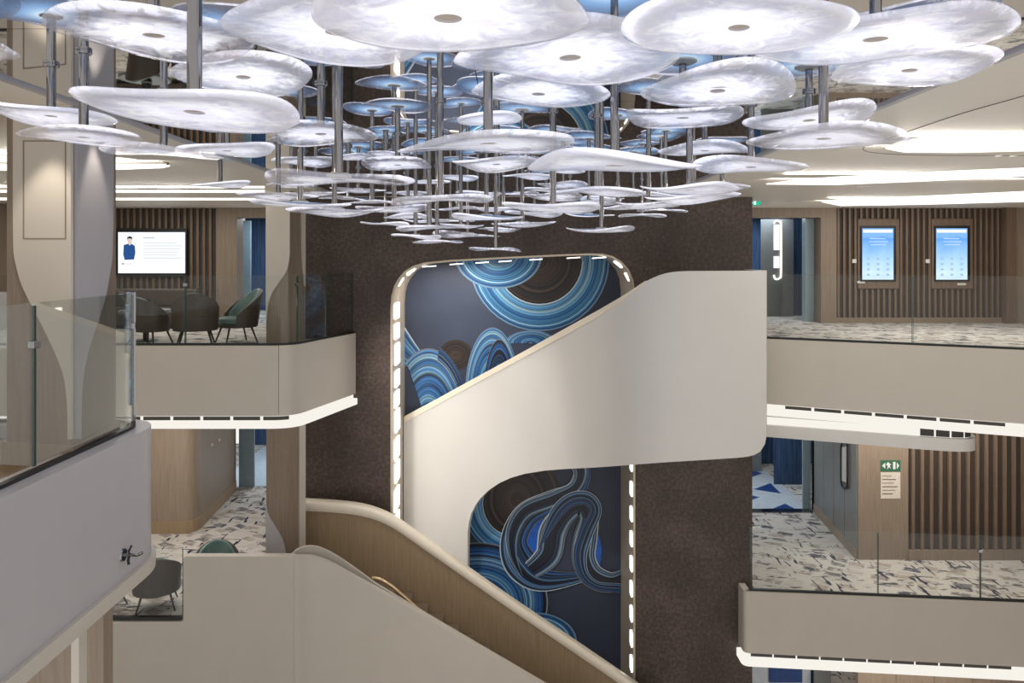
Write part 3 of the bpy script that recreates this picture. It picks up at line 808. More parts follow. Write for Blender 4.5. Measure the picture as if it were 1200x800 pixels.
# upper window
ring(632, 306, 0, 58, 0, 360, 'swirl_brown')
ring(632, 306, 50, 82, 0, 360, 'swirl_blue')
ring(584, 300, 0, 51, 0, 360, 'swirl_blue', .75)
ring(588, 296, 0, 22, 0, 360, 'swirl_mid', .75)
ring(622, 402, 0, 30, 180, 360, 'swirl_mid', .5)
band([(460, 392, 17), (474, 410, 15), (488, 422, 11), (500, 428, 6)], 1, 'swirl_mid')
ring(534, 416, 0, 20, 0, 360, 'swirl_brown', .9)
ring(502, 500, 2, 46, 236, 372, 'swirl_mid', 2.0)
ring(502, 500, 40, 48, 285, 372, 'swirl_dark', 2.0)
ring(577, 462, 8, 32, 180, 362, 'swirl_mid', 2.45)
ring(585, 462, 1, 18, 180, 362, 'swirl_dark', 3.6)
# lower window
ring(606, 585, 0, 50, 0, 360, 'swirl_brown', 1.15)
ring(604, 590, 38, 62, 60, 250, 'swirl_blue', 1.0)
ring(560, 706, 0, 82, 180, 400, 'swirl_dark', .86)
ring(560, 706, 30, 66, 180, 400, 'swirl_mid', .82)
ring(628, 752, 0, 48, 180, 400, 'swirl_blue', .72)
ring(627, 630, 0, 17, 0, 360, 'swirl_core', 1.55)
ring(696, 646, 0, 9, 0, 360, 'swirl_core', 2.6)
band([(706, 672, 2), (640, 680, 13), (612, 662, 20), (602, 634, 16), (616, 604, 15), (645, 588, 13), (672, 576, 11), (682, 556, 10), (676, 536, 9)], 1, 'swirl_dark')
band([(612, 676, 1), (601, 650, 5), (601, 622, 8), (616, 598, 9), (650, 584, 9), (674, 570, 7), (680, 552, 8), (672, 536, 9)], 1, 'swirl_deep')
band([(622, 668, 11), (642, 650, 15), (648, 622, 16), (662, 602, 13), (680, 592, 11), (690, 606, 11), (686, 630, 14), (684, 654, 14), (694, 674, 14), (716, 682, 12), (736, 672, 8), (746, 660, 6)], 1, 'swirl_deep')
band([(632, 642, 1), (650, 604, 7), (668, 586, 8), (688, 584, 8), (698, 598, 7), (688, 622, 8), (680, 648, 8), (684, 672, 6), (700, 686, 5), (730, 690, 6), (742, 700, 8)], 1, 'swirl_dark')

# ------------------------------------------------------------------ upper stair: white ribbon balustrade
DEP = [(473, 15.35), (510, 15.25), (548, 15.05), (590, 14.7), (640, 14.1), (680, 13.4), (710, 12.75), (740, 12.3), (770, 12.05), (810, 11.92), (898, 11.9)]
TOP = [(473, 489), (500, 474.5), (550, 447), (600, 420), (650, 392.5), (700, 365), (726, 350), (738, 342.5), (748, 335.5), (758, 329), (768, 324), (778, 320.5), (790, 318.3), (805, 317.6), (898, 317)]
BOT = [(548, 640), (548.2, 622), (549.5, 612), (552, 602), (557, 592), (564, 582.5), (573, 574), (584, 566.5), (598, 560), (615, 555), (638, 551.3), (660, 549.5), (700, 547.5), (740, 544.5), (780, 541.5), (830, 538.5), (868, 536), (882, 534), (891, 529), (896.5, 520), (898, 512)]
def smooth_lin(pts, x, r=7):
    return sum(interp(pts, x + k) for k in (-r, -r * .6, -r * .3, 0, r * .3, r * .6, r)) / 7
stair = empty('upper_staircase', (1.6, 12.0, -1.6))
tag(stair, 'white curved staircase ribbon rising in front of the blue mural to the right deck', 'staircase')
org = stair.location.copy()
def ribbon_px(xs, top, bot, thick):
    path = []; zt = []; zb = []
    for x in xs:
        d = smooth_lin(DEP, x, 14); p = P(x, 300, d); path.append(V2(p.x, p.y))
        zt.append(P(x, top(x), d).z); zb.append(P(x, bot(x), d).z)
    return path, zt, zb
m1 = MB()
xsA = [473 + (548 - 473) * k / 8 for k in range(9)]
pa, zt, zb = ribbon_px(xsA, lambda x: interp(TOP, x), lambda x: 745, .1)
m1.ribbon(pa, zt, zb, .1)
xsB = sorted(set([548, 548.2, 549.5, 552, 557, 564, 573, 584, 598, 615, 638, 891, 894, 896.5, 898] + list(range(625, 890, 7))))
pb, zt2, zb2 = ribbon_px(xsB, lambda x: interp(TOP, x), lambda x: interp(BOT, x), .1)
# the ribbon's end turns back onto the deck
pb += [V2(pb[-1].x + .05, pb[-1].y + .12), V2(pb[-1].x + .06, 12.9)]; zt2 += [zt2[-1]] * 2; zb2 += [zb2[-1]] * 2
m1.ribbon(pb, zt2, zb2, .1)
loc_build(m1, org, 'balustrade_panel', M['stair'], stair, 35)
xsC = [474 + (757 - 474) * k / 40 for k in range(41)]
pc, ztc, _ = ribbon_px(xsC, lambda x: interp(TOP, x), lambda x: 0, .1)
# slim cream cap rail
tp = [min(1, (757 - x) / 60) for x in xsC]
m1 = MB(); m1.ribbon(pc, [z + .012 for z in ztc], [z - .006 - .10 * k for z, k in zip(ztc, tp)], .13, 0, .014)
loc_build(m1, org, 'cap_rail', M['rail'], stair, 35)
# treads behind the ribbon
for k in range(15):
    x = 640 + k * 14; d = smooth_lin(DEP, x, 14); p = P(x, interp(TOP, x), d)
    m1 = MB(); m1.box(p.x - .13, p.x + .15, d + .25, min(15.45, d + 1.45), p.z - 1.32, p.z - 1.12)
    loc_build(m1, org, 'tread', M['wood'], stair)

# ------------------------------------------------------------------ lower stair
lst = empty('lower_staircase', (-1.0, 12.6, -6.5))
tag(lst, 'lower staircase with bronze wood inner balustrade, cream handrail and white outer wall', 'staircase')
org = lst.location.copy()
RT = [(335, 586), (355, 587), (380, 588), (405, 590), (425, 593), (442, 598), (456, 604), (470, 613), (490, 627), (540, 662), (600, 704), (680, 758), (740, 799), (800, 840)]
FD = 13.45
xs = [335 + 465 * k / 80 for k in range(81)]
path = []; zt = []; zr = []
for x in xs:
    p = P(x, smooth_lin(RT, x, 9), FD); path.append(V2(p.x, p.y)); zt.append(p.z)
loc_build(MB().ribbon(path, [z - .1 for z in zt], [z - 1.45 for z in zt], .12, 0, -.03), org, 'inner_balustrade', M['bronze'], lst, 35)
# rounded handrail
m1 = MB(); prof = [(-.01, -.17), (-.035, -.12), (-.035, -.05), (-.01, -.01), (.04, 0), (.17, 0), (.2, -.02), (.2, -.17)]
vs = []; fs = []; K = len(prof)
for p, z in zip(path, zt):
    for a, b in prof: vs.append((p.x, p.y + a, z + b))
for i in range(len(path) - 1):
    for k in range(K): fs.append((i * K + k, i * K + (k + 1) % K, (i + 1) * K + (k + 1) % K, (i + 1) * K + k))
fs.append(tuple(range(K))); fs.append(tuple(range((len(path) - 1) * K, len(path) * K)))
m1.add(vs, fs); loc_build(m1, org, 'handrail', M['rail'], lst, 50)
# outer wall: lounge parapet that turns into the stair's outer balustrade
NT = [(343, 652), (350, 651.5), (362, 651.5), (372, 653), (384, 658), (400, 667), (430, 684), (470, 706), (560, 758), (632, 800), (720, 850)]
ND = [(100, 11.8), (338, 11.8), (348, 11.83), (360, 11.95), (380, 12.05), (420, 12.12), (720, 12.3)]
def nd(x): return smooth_lin(ND, x, 5)
xs = [343 + k * 4 for k in range(8)] + [376 + k * 8 for k in range(44)]
path = []; zt = []
for x in xs:
    d = nd(x); p = P(x, interp(NT, x), d); path.append(V2(p.x, p.y)); zt.append(p.z)
zb_ = [-8.3] * len(path)
loc_build(MB().ribbon(path, zt, zb_, .1), org, 'outer_wall', M['cream'], lst, 35)
# second, higher leaf behind it with its rounded crest
NT2 = [(336, 653), (342, 649), (348, 644.5), (356, 640.5), (364, 639.5), (374, 641), (386, 646.5), (400, 655), (416, 666), (440, 684), (480, 708), (560, 755), (632, 797), (720, 848)]
xs = [336 + k * 3 for k in range(22)] + [402 + k * 8 for k in range(40)]
path = []; zt = []
for x in xs:
    d = nd(x) + .28; p = P(x, interp(NT2, x), d); path.append(V2(p.x, p.y)); zt.append(p.z)
loc_build(MB().ribbon(path, zt, [z - 1.2 for z in zt], .06), org, 'outer_wall_crest', M['cream'], lst, 35)
# cap between the two leaves
# treads
for k in range(15):
    x0 = -2.3 + k * .27
    loc_build(MB().box(x0, x0 + .3, 12.45, FD, -4.4 - k * .185, -4.2 - k * .185), org, 'tread', M['wood'], lst)
loc_build(MB().box(-4.0, -2.3, 12.45, FD, -4.34, -4.2), org, 'landing', M['wood'], lst)
# brass rail glimpsed over the outer wall
bp_ = [on_plane(x, y, (-3, 12.62), (3, 12.72)) for x, y in ((436, 677), (446, 679), (458, 686), (470, 696), (484, 708), (500, 722))]
loc_build(MB().tube(catmull(bp_, 4), .03, 10), org, 'brass_rail', M['brass'], lst, 40)

# lounge parapet of the lower left deck (low part under the glass, tall part beside the stair)
par = empty('trim_8', (-4, 11.8, -8.3)); struct(par, 'cream stepped parapet of the lower left deck left of the stair', 'parapet')
A, B = P(100, 300, 11.8), P(344, 300, 11.8)
poly = [(100, 728.5), (212, 728.5), (213.6, 727.8), (214.5, 726), (214.5, 655), (215.3, 652.4), (218, 651.8), (344, 651.8)]
fr = [P(x, y, 11.8) for x, y in poly] + [Vector((B.x, 11.8, -8.3)), Vector((A.x, 11.8, -8.3))]
loc_build(MB().slab(fr, (0, .14, 0)), par.location, 'parapet_panel', M['cream'], par, bevel=.012)
loc_build(MB().box(-7.0, -5.1, 11.83, 11.9, -4.105, -4.06), par.location, 'glass_channel', M['gasket'], par)

# ------------------------------------------------------------------ glass balustrades
def balustrade(label, path, z0, z1, cuts, off=-.06, clips=(), th=.014, base=True, posts=(), gm='glass'):
    root = empty('glass_balustrade', (path[0][0], path[0][1], z0)); tag(root, label, 'balustrade', 'glass balustrades')
    org = root.location.copy()
    path = resample(path, .1)
    acc = [0.0]
    for a, b in zip(path, path[1:]): acc.append(acc[-1] + (b - a).length)
    def at(s):
        for i in range(len(acc) - 1):
            if acc[i + 1] >= s: return path[i].lerp(path[i + 1], (s - acc[i]) / max(1e-6, acc[i + 1] - acc[i]))
        return path[-1].copy()
    def sub(s0, s1): return [at(s0)] + [p for p, s in zip(path, acc) if s0 + 1e-4 < s < s1 - 1e-4] + [at(s1)]
    cc = [0] + list(cuts) + [acc[-1]]
    for a, b in zip(cc, cc[1:]):
        g = loc_build(MB().ribbon(sub(a + .006, b - .006), z1, z0 + .03, th, 0, off), org, 'glass_panel', M[gm], root)
        for s in (a + .008, b - .008):
            q = at(s); q2 = at(min(s + .01, acc[-1])); t = (at(min(s + .02, acc[-1])) - at(max(0, s - .02))).normalized(); nl = V2(-t.y, t.x)
            c = q - nl * off + nl * th * .5
            loc_build(MB().obox((c.x, c.y, (z0 + z1) / 2), (t.x * .004, t.y * .004, 0), (nl.x * th * .52, nl.y * th * .52, 0), (0, 0, (z1 - z0) / 2 - .02)), org, 'glass_edge', M['glass_edge'], g)
    if base: loc_build(MB().ribbon(path, z0 + .035, z0, .05, 0, off + .018), org, 'base_channel', M['gasket'], root, 30)
    for s, z in clips:
        q = at(s); t = (at(min(s + .02, acc[-1])) - at(max(0, s - .02))).normalized(); nl = V2(-t.y, t.x); c = q - nl * (off - .005)
        loc_build(MB().obox((c.x, c.y, z), (t.x * .035, t.y * .035, 0), (nl.x * .022, nl.y * .022, 0), (0, 0, .025)), org, 'clip', M['chrome'], root, bevel=.004)
    for s in posts:
        q = at(s); t = (at(min(s + .02, acc[-1])) - at(max(0, s - .02))).normalized(); nl = V2(-t.y, t.x); c = q - nl * off
        loc_build(MB().obox((c.x, c.y, (z0 + z1) / 2), (t.x * .012, t.y * .012, 0), (nl.x * .016, nl.y * .016, 0), (0, 0, (z1 - z0) / 2)), org, 'post', M['chrome'], root)
    return root
balustrade('glass balustrade with black base on the near left parapet', PN, .125, 1.2, (1.95, 4.56, 5.95, 8.2), clips=((4.56, .93), (5.95, .93)), off=-.13, base=False, posts=(5.99,), gm='glass_coated')
balustrade('glass balustrade in front of the left lounge chairs', PL, .10, 1.2, (2.3, 5.27, 7.12, 8.0), clips=((5.27, 1.05), (7.12, 1.05)))
balustrade('glass balustrade of the right deck before the two blue screens', PR, .10, 1.2, (2.4, 4.4), clips=())
balustrade('glass balustrade of the lower right deck', PRL[9:], ZR + .10, ZR + 1.22, (2.2, 3.9), clips=((3.9, ZR + .95),))
balustrade('low glimpse of glass balustrade above the stepped cream parapet', [V2(-7.0, 11.8), V2(-5.08, 11.8)], -4.08, -2.98, (), off=-.06, base=False)

# ------------------------------------------------------------------ columns
def column(label, A, B, C, D, z0, z1, cream_faces, name='column', extra=None):
    root = empty(name, (B[0], B[1], z0)); tag(root, label, 'column', 'two-tone clad columns')
    org = root.location.copy()
    body = loc_build(MB().prism([A, B, C, D], z0, z1), org, 'wood_core', M['wood'], root, bevel=.01)
    for (Q, R, pts, mt) in cream_faces:
        w3 = [on_plane(x, y, Q, R) for x, y in pts]
        w3 = [Vector((p.x, p.y, min(max(p.z, z0), z1))) for p in w3]
        t = (V2(*R) - V2(*Q)).normalized(); nrm = Vector((t.y, -t.x, 0))
        loc_build(MB().slab(w3, nrm * .022), org, 'cladding', M[mt], root)
    if extra: extra(root, org)
    return root
cA, cB, cC, cD = (-3.66, 5.56), (-3.115, 5.44), (-3.22, 6.25), (-3.95, 6.3)
def left_cl(pts, n=10): return [(p.x, p.y) for p in catmull([(a, b, 0) for a, b in pts], n)]
left_edge = left_cl([(18, 100), (18, 200), (18.3, 285), (21, 308), (28, 333), (40, 358), (54, 385), (68, 415), (77, 440), (81, 470), (82, 500), (82, 514)], 4)
right_edge = left_cl([(130, 110), (130, 200), (129, 290), (126, 318), (120, 350), (112, 375), (103, 402), (96, 430), (92.5, 462), (92, 500), (92, 514)], 4)
def col_extra(root, org):
    # routed rectangular access panel outline
    for (x0, y0, x1, y1) in ((30, 165, 31.4, 280), (79, 165, 80.4, 280), (30, 165, 80, 166.4), (30, 279, 80, 280.2)):
        w3 = [on_plane(x, y, cA, cB) for x, y in ((x0, y0), (x1, y0), (x1, y1), (x0, y1))]
        t = (V2(*cB) - V2(*cA)).normalized(); nrm = Vector((t.y, -t.x, 0))
        loc_build(MB().slab([p + nrm * .0225 for p in w3], nrm * .002), org, 'panel_joint', M['wood'], root)
    loc_build(MB().prism([(cA[0] - .02, cA[1] - .03), (cB[0] + .02, cB[1] - .03), (cC[0] + .03, cC[1]), (cD[0], cD[1])], 0, .16), org, 'plinth', M['wood_light'], root)
column('large two-tone column behind the near left glass balustrade', cA, cB, cC, cD, 0, CEIL,
       [(cA, cB, left_edge + [(86, 514), (86, 100)], 'cream'), (cB, cC, [(86.5, 100), (86.5, 514)] + right_edge[::-1], 'lavender')], extra=col_extra)
# slim column, upper storey
sA, sB, sC, sD = (-4.10, 12.80), (-3.71, 12.72), (-3.53, 13.15), (-4.05, 13.3)
e1 = left_cl([(340, 215), (340, 280), (339.5, 302), (336, 318), (328, 330), (320, 342), (315, 356), (313, 375)], 4)
e2 = left_cl([(352, 215), (353, 290), (354, 310), (356, 335)], 4)
column('slim two-tone column at the corner of the left lounge deck', sA, sB, sC, sD, 0, CEIL,
       [(sA, sB, [(312.2, 215)] + e1 + [(312.2, 376)], 'cream'), (sB, sC, e2 + [(357, 335), (357, 215)], 'cream')])
e3 = left_cl([(313, 595), (316, 605), (324, 618), (331, 630), (335, 645), (337, 668)], 4)
column('slim wooden column with a pale curved foot on the lower left deck', sA, sB, sC, sD, -4.2, -1.14,
       [(sA, sB, [(312.2, 590)] + e3 + [(312.2, 668)], 'lavender'), (sB, sC, [(350, 480), (357, 480), (357, 690), (350, 690)], 'cream')])

# ------------------------------------------------------------------ screens, kiosks, signs
def quad_y(x0, y0, x1, y1, Y, th=.004):
    a = P(x0, y0, Y); b = P(x1, y1, Y)
    return MB().box(min(a.x, b.x), max(a.x, b.x), Y - th, Y, min(a.z, b.z), max(a.z, b.z))
def child_quad(root, x0, y0, x1, y1, Y, name, mat, th=.004, parent=None):
    return loc_build(quad_y(x0, y0, x1, y1, Y, th), root.location, name, M[mat], parent or root)
ty = WL - .09
tv = empty('television', tuple(P(178, 322, ty))); tag(tv, 'wide wall television showing a figure in a navy uniform', 'television')
child_quad(tv, 135.5, 267.5, 220, 324, ty + .02, 'bezel', 'dark', .05)
scr = child_quad(tv, 138.5, 272, 217, 320, ty - .035, 'screen', 'screen_white')
def blob(root, parent, pts, Y, name, mat):
    w3 = [P(x, y, Y) for x, y in pts]
    o = loc_build(MB().slab(w3, (0, .001, 0)), root.location, name, M[mat]  , parent); return o
Y2 = ty - .0405
blob(tv, scr, [(145, 287), (150, 285.5), (152, 287.5), (154, 285.5), (158, 288), (158.6, 296), (157, 304), (146, 304.4), (144.4, 298)], Y2, 'uniform_jacket', 'ink_blue')
blob(tv, scr, [(149, 281), (150.2, 285.8), (152, 287), (154, 285.4), (154.6, 281), (152, 278)], Y2, 'face', 'ink_skin')
blob(tv, scr, [(148.6, 281), (149.4, 277.6), (152, 276.6), (154.8, 277.8), (155, 281), (153.6, 279.4), (150, 279.4)], Y2 - .002, 'hair', 'ink_dark')
child_quad(tv, 143, 308.4, 145.4, 309.6, Y2, 'caption_mark', 'ink_dark', .001, scr); child_quad(tv, 147, 308.6, 155, 309.4, Y2, 'caption_line', 'ink_grey', .001, scr)
child_quad(tv, 168, 277.6, 181, 279.4, Y2, 'text_line', 'ink_grey', .001, scr)
for k in range(6): child_quad(tv, 168, 284 + k * 3.6, 206 + (k * 7) % 9, 284.7 + k * 3.6, Y2, 'text_line', 'ink_grey', .001, scr)

def kiosk(x0, x1, label, bx0, bx1, tx0, tx1, ty0):
    ky = WL - .06
    t = empty('touch_screen', tuple(P((x0 + x1) / 2, 338, ky))); tag(t, label, 'screen', 'wall touch screens')
    loc_build(quad_y(bx0, 256, bx1, 338.5, ky + .05, .08), t.location, 'mount_board', M['slat'], t, bevel=.03)
    child_quad(t, x0 - 2.6, 264.5, x1 + 2.4, 329.5, ky - .03, 'bezel', 'dark', .03)
    s = child_quad(t, x0, 267.5, x1, 327.5, ky - .06, 'screen', 'kiosk')
    yy = ky - .066
    child_quad(t, x0 + 1, 269, x1 - 1, 272.5, yy, 'header_bar', 'screen_white', .001, s)
    for k, (a, b) in enumerate(((9, 27), (8, 30), (10, 28))): child_quad(t, x0 + a, 279 + k * 3.6, x0 + b, 279.9 + k * 3.6, yy, 'text_line', 'screen_pale', .001, s)
    for i in range(3):
        for j in range(4):
            cx, cy = x0 + 7 + i * 11.5, 303 + j * 6.2
            child_quad(t, cx - 1.7, cy - 1, cx + 1.7, cy + 1.2, yy, 'icon', 'screen_soft', .001, s)
    child_quad(t, tx0, ty0, tx1, ty0 + 2.6, ky - .035, 'name_plate', 'white', .005)
    return t
kiosk(1010.5, 1047, 'portrait blue touch screen nearer the doorway on the slatted wall', 1003.5, 1052.5, 1004.5, 1013.5, 329.2)
kiosk(1097, 1133.5, 'portrait blue touch screen nearer the right end of the slatted wall', 1090, 1138.5, 1122, 1132, 331.5)
for x, lab in ((1000.8, 'small white switch plate left of the first blue screen'), (1086.8, 'small white switch plate between the two blue screens')):
    t = empty('wall_switch', tuple(P(x, 308, WL - .05))); tag(t, lab, 'switch', 'wall switches')
    loc_build(quad_y(x - 2.4, 303.6, x + 2.4, 308.2, WL - .05, .02), t.location, 'plate', M['white'], t, bevel=.004)
    loc_build(quad_y(x - 1.1, 304.8, x + 1.1, 307, WL - .07, .006), t.location, 'rocker', M['white'], t)
# exit sign over the doorway
t = empty('exit_sign', tuple(P(884.5, 236, 15.2))); tag(t, 'small green lit exit sign under the ceiling by the right doorway', 'exit sign')
loc_build(quad_y(878.5, 234.6, 891, 240.4, 15.2, .03), t.location, 'panel', M['exit_green'], t, bevel=.004)
loc_build(quad_y(883.4, 235.6, 886, 239.6, 15.168, .002), t.location, 'pictogram', M['exit_white'], t)
loc_build(quad_y(880, 237, 882.4, 238, 15.168, .002), t.location, 'arrow', M['exit_white'], t)
a = P(884.5, 234.6, 15.18); loc_build(MB().tube([a, Vector((a.x, a.y, CEIL))], .008, 8), t.location, 'hanger', M['chrome'], t)
# notice on the lower right wall
ny_ = LR - .03
t = empty('wall_notice', tuple(P(1043, 584, ny_))); tag(t, 'notice with green header and printed plan on the lower right wall', 'notice')
child_quad(t, 1032, 553, 1055, 584, ny_, 'plan_sheet', 'paper', .008)
child_quad(t, 1032, 539, 1055, 552, ny_, 'green_header', 'sign_green', .008)
for pts in ([(1033.6, 545.5), (1037.4, 542), (1037.4, 549)], [(1039, 543), (1041, 541.2), (1042.6, 543), (1044.6, 544), (1042.6, 545), (1044, 549.4), (1042, 547), (1039.4, 550), (1040.6, 545.6), (1038.6, 545)],
            [(1046.6, 541), (1049.4, 541), (1049.4, 549.6), (1046.6, 549.6)], [(1051, 541.4), (1053.8, 545.4), (1051, 549.4)]):
    loc_build(MB().slab([P(x, y, ny_ - .009) for x, y in pts], (0, .001, 0)), t.location, 'pictogram', M['white'], t)
for k in range(6): child_quad(t, 1034, 557 + k * 4.2, 1045 + (k * 5) % 8, 558 + k * 4.2, ny_ - .008, 'print_line', 'vent' if k % 2 else 'wood', .001)

# lit pull-shaped door sign, camera level
dy = 19.14
t = empty('door_light', tuple(P(910, 330, dy))); tag(t, 'tall lit white door sign with rounded outline in the right doorway', 'door sign')
child_quad(t, 906.5, 263, 913.5, 293, dy, 'upper_panel', 'screen_white', .01); child_quad(t, 906.5, 300, 913.5, 314, dy, 'lower_panel', 'screen_white', .01)
pts = [(907, 262), (908, 259.5), (911, 258.6), (914, 260), (915.2, 264), (915.2, 320), (914, 325), (911, 327), (908, 326), (907, 322)]
loc_build(MB().tube(catmull([P(x, y, dy - .03) for x, y in pts], 5), .022, 8), t.location, 'lit_outline', M['cove'], t, 40)
# the same sign on the lower deck's side wall
qa, qb = (7.14 - .012, 18.15), (6.88 - .012, LR)
t = empty('door_light', tuple(on_plane(989, 572, qa, qb))); tag(t, 'tall white door sign with dark rounded outline on the lower right side wall', 'door sign')
w3 = [on_plane(x, y, qa, qb) for x, y in ((986.4, 524), (992, 523), (992, 565), (986.4, 563))]
loc_build(MB().slab(w3, (-.012, 0, 0)), t.location, 'panel', M['white'], t)
pts = [(985.6, 526), (986, 521), (988.4, 517.5), (991.4, 518.4), (993, 523), (993, 566), (991.4, 571), (988.4, 571.6), (986, 567), (985.6, 560), (985.6, 526)]
loc_build(MB().tube(catmull([on_plane(x, y, (qa[0] - .02, qa[1]), (qb[0] - .02, qb[1])) for x, y in pts], 4), .022, 8), t.location, 'outline', M['dark'], t, 40)

# chrome spotlight bracket on the near parapet
q = on_plane(144, 650, (-2.95, 0), (-2.95, 9))
t = empty('parapet_bracket', tuple(q)); tag(t, 'small chrome bracket fixed to the near grey parapet', 'bracket')
MB().lathe([(0, .012), (.045, .012), (.05, 0), (0, 0)], 20).build('mount_plate', M['chrome'], t, 30).rotation_euler = (0, math.radians(90), 0)
MB().tube([(.01, 0, 0), (.07, .0, 0), (.09, .03, -.015), (.1, .09, -.02)], .013, 10).build('arm', M['chrome'], t, 40)
MB().tube([(.05, -.0, .0), (.055, -.02, .04), (.06, .01, .065)], .01, 8).build('prong', M['dark'], t, 40)
MB().tube([(.05, -.0, .0), (.055, -.03, -.03), (.06, -.03, -.06)], .01, 8).build('prong', M['dark'], t, 40)

# ------------------------------------------------------------------ lounge furniture
def lounge_chair(loc, rz, label, s=1.0):
    t = empty('lounge_chair', loc, rz); tag(t, label, 'chair', 'lounge chairs'); t.scale = (s, s, s)
    # faces -Y: shell wraps round the back
    def shell(z0f, z1f, r, th, a0, a1, lean):
        m1 = MB(); path = []; n = 14; zt = []; zb = []
        for k in range(n + 1):
            a = math.radians(lerp(a0, a1, k / n)); path.append(V2(r * math.cos(a), r * .92 * math.sin(a) + .02))
            u = abs(2 * k / n - 1); zt.append(lerp(z1f, max(z0f + .06, z1f - .42), u ** 1.7)); zb.append(z0f)
        m1.ribbon(path, zt, zb, th)
        m1.v = [(x * (1 + lean * (z - .3)), y * (1 + lean * (z - .3)) + lean * .7 * max(0, z - .4), z) for x, y, z in m1.v]
        return m1
    shell(.28, .92, .36, .035, -25, 205, .16).build('shell', M['shell'], t, 40, .008)
    shell(.42, .93, .325, .05, -12, 192, .16).build('back_cushion', M['teal'], t, 40, .012)
    MB().prism([(.3 * math.cos(a * math.pi / 10), .27 * math.sin(a * math.pi / 10) - .02) for a in range(20)], .33, .45).build('seat_cushion', M['teal'], t, 40, .03)
    MB().prism([(.33 * math.cos(a * math.pi / 10), .3 * math.sin(a * math.pi / 10) - .01) for a in range(20)], .28, .33).build('seat_base', M['shell'], t, 40)
    for sx in (-1, 1):
        for sy in (-1, 1): MB().tube([(sx * .2, sy * .18, .3), (sx * .29, sy * .27, 0)], [.02, .012], 8).build('leg', M['dark'], t, 40)
    return t
lounge_chair((-4.77, 13.3, 0), math.radians(-52), 'teal and brown lounge chair nearest the left doorway, seen from its side')
lounge_chair((-5.25, 12.75, 0), math.radians(-162), 'dark brown lounge chair turned away, middle of the left lounge', .98)
lounge_chair((-6.05, 12.85, 0), math.radians(165), 'dark brown lounge chair turned away, beside the near glass end post', .9)
t = empty('side_table', (-6.5, 13.6, 0)); tag(t, 'small dark round table at the left of the lounge chairs', 'table')
MB().lathe([(0, .5), (.42, .5), (.43, .515), (.43, .535), (.42, .55), (0, .55)], 32).build('table_top', M['grey_panel'], t, 40)
MB().lathe([(.035, .02), (.035, .5)], 14).build('pedestal', M['dark'], t, 40); MB().lathe([(0, .025), (.22, .02), (.24, 0), (0, 0)], 28).build('base', M['dark'], t, 40)
t = empty('table_lantern', (-6.42, 13.5, .55)); tag(t, 'small dark cup-shaped lantern on the round lounge table', 'lantern')
MB().lathe([(0, 0), (.07, 0), (.085, .03), (.08, .17), (.07, .2), (.06, .2), (.065, .03), (0, .03)], 20).build('cup', M['dark'], t, 40)
MB().lathe([(.086, .06), (.092, .065), (.092, .085), (.084, .09)], 20).build('band', M['grey_panel'], t, 40)
# bench under the television
t = empty('lounge_bench', (-8.0, 16.2, 0)); tag(t, 'long dark brown bench against the slatted television wall', 'bench')
MB().box(-1.25, 1.25, -.35, .35, .1, .42).build('seat', M['shell'], t, bevel=.03); MB().box(-1.25, 1.25, .25, .45, .42, .8).build('backrest', M['shell'], t, bevel=.04)
for sx in (-1.1, 1.1): MB().box(sx - .03, sx + .03, -.3, .4, 0, .1).build('leg', M['dark'], t)
# lower left lounge
lounge_chair((-5.78, 12.5, -4.2), math.radians(200), 'teal lounge chair behind the lower parapet glass, nearest the step in the parapet')
lounge_chair((-6.68, 12.45, -4.2), math.radians(160), 'dark brown lounge chair behind the lower parapet glass, under the near balcony edge')
lounge_chair((-4.85, 12.58, -4.2), math.radians(20), 'dark lounge chair just peeking over the tall cream parapet')

# ------------------------------------------------------------------ chandelier: glass discs hanging from the mirrored ceiling
def disc_mesh(seed):
    rd = random.Random(seed)
    a2, a3, p2, p3 = rd.uniform(.02, .10), rd.uniform(.02, .05), rd.uniform(0, 6.28), rd.uniform(0, 6.28)
    h2, h3, q2, q3 = rd.uniform(.025, .07), rd.uniform(.015, .045), rd.uniform(0, 6.28), rd.uniform(0, 6.28)
    dome = rd.uniform(.02, .09)
    NR, NA = 12, 56
    vs = []; fs = []; mi = []
    def hgt(r, a): return -dome * r * r + r ** 2.2 * (h2 * math.sin(2 * a + q2) + h3 * math.sin(3 * a + q3)) + .035 * max(0, (r - .86) / .14) ** 2
    rr = [.10 + .9 * (k / (NR - 1)) ** .9 for k in range(NR)]
    for side in (1, -1):
        for r in rr:
            for k in range(NA):
                a = 2 * math.pi * k / NA
                R = r * (1 + r * r * (a2 * math.sin(2 * a + p2) + a3 * math.sin(3 * a + p3)))
                th = (.022 + .012 * (1 - r)) * (1 if r < .97 else .55)
                vs.append((R * math.cos(a), R * math.sin(a), hgt(r, a) + side * th))
    H = NR * NA
    for i in range(NR - 1):
        for k in range(NA):
            k2 = (k + 1) % NA
            fs.append((i * NA + k, (i + 1) * NA + k, (i + 1) * NA + k2, i * NA + k2)); mi.append(1)
            fs.append((H + i * NA + k, H + i * NA + k2, H + (i + 1) * NA + k2, H + (i + 1) * NA + k)); mi.append(0)
    for k in range(NA):
        k2 = (k + 1) % NA; b = (NR - 1) * NA
        fs.append((b + k, H + b + k, H + b + k2, b + k2)); mi.append(0)
    me = bpy.data.meshes.new('glass_disc'); me.from_pydata(vs, [], fs)
    me.materials.append(M['disc_low']); me.materials.append(M['disc_top'])
    me.polygons.foreach_set('material_index', mi); me.polygons.foreach_set('use_smooth', [True] * len(fs)); me.update()
    return me
DM = [disc_mesh(100 + k) for k in range(9)]
hub_me = MB().lathe([(0, -.012), (.105, -.012), (.125, -.004), (.125, .03), (.09, .05), (0, .05)], 28).build('hub', M['brass'], None, 40)
hub_mesh = hub_me.data; bpy.data.objects.remove(hub_me)
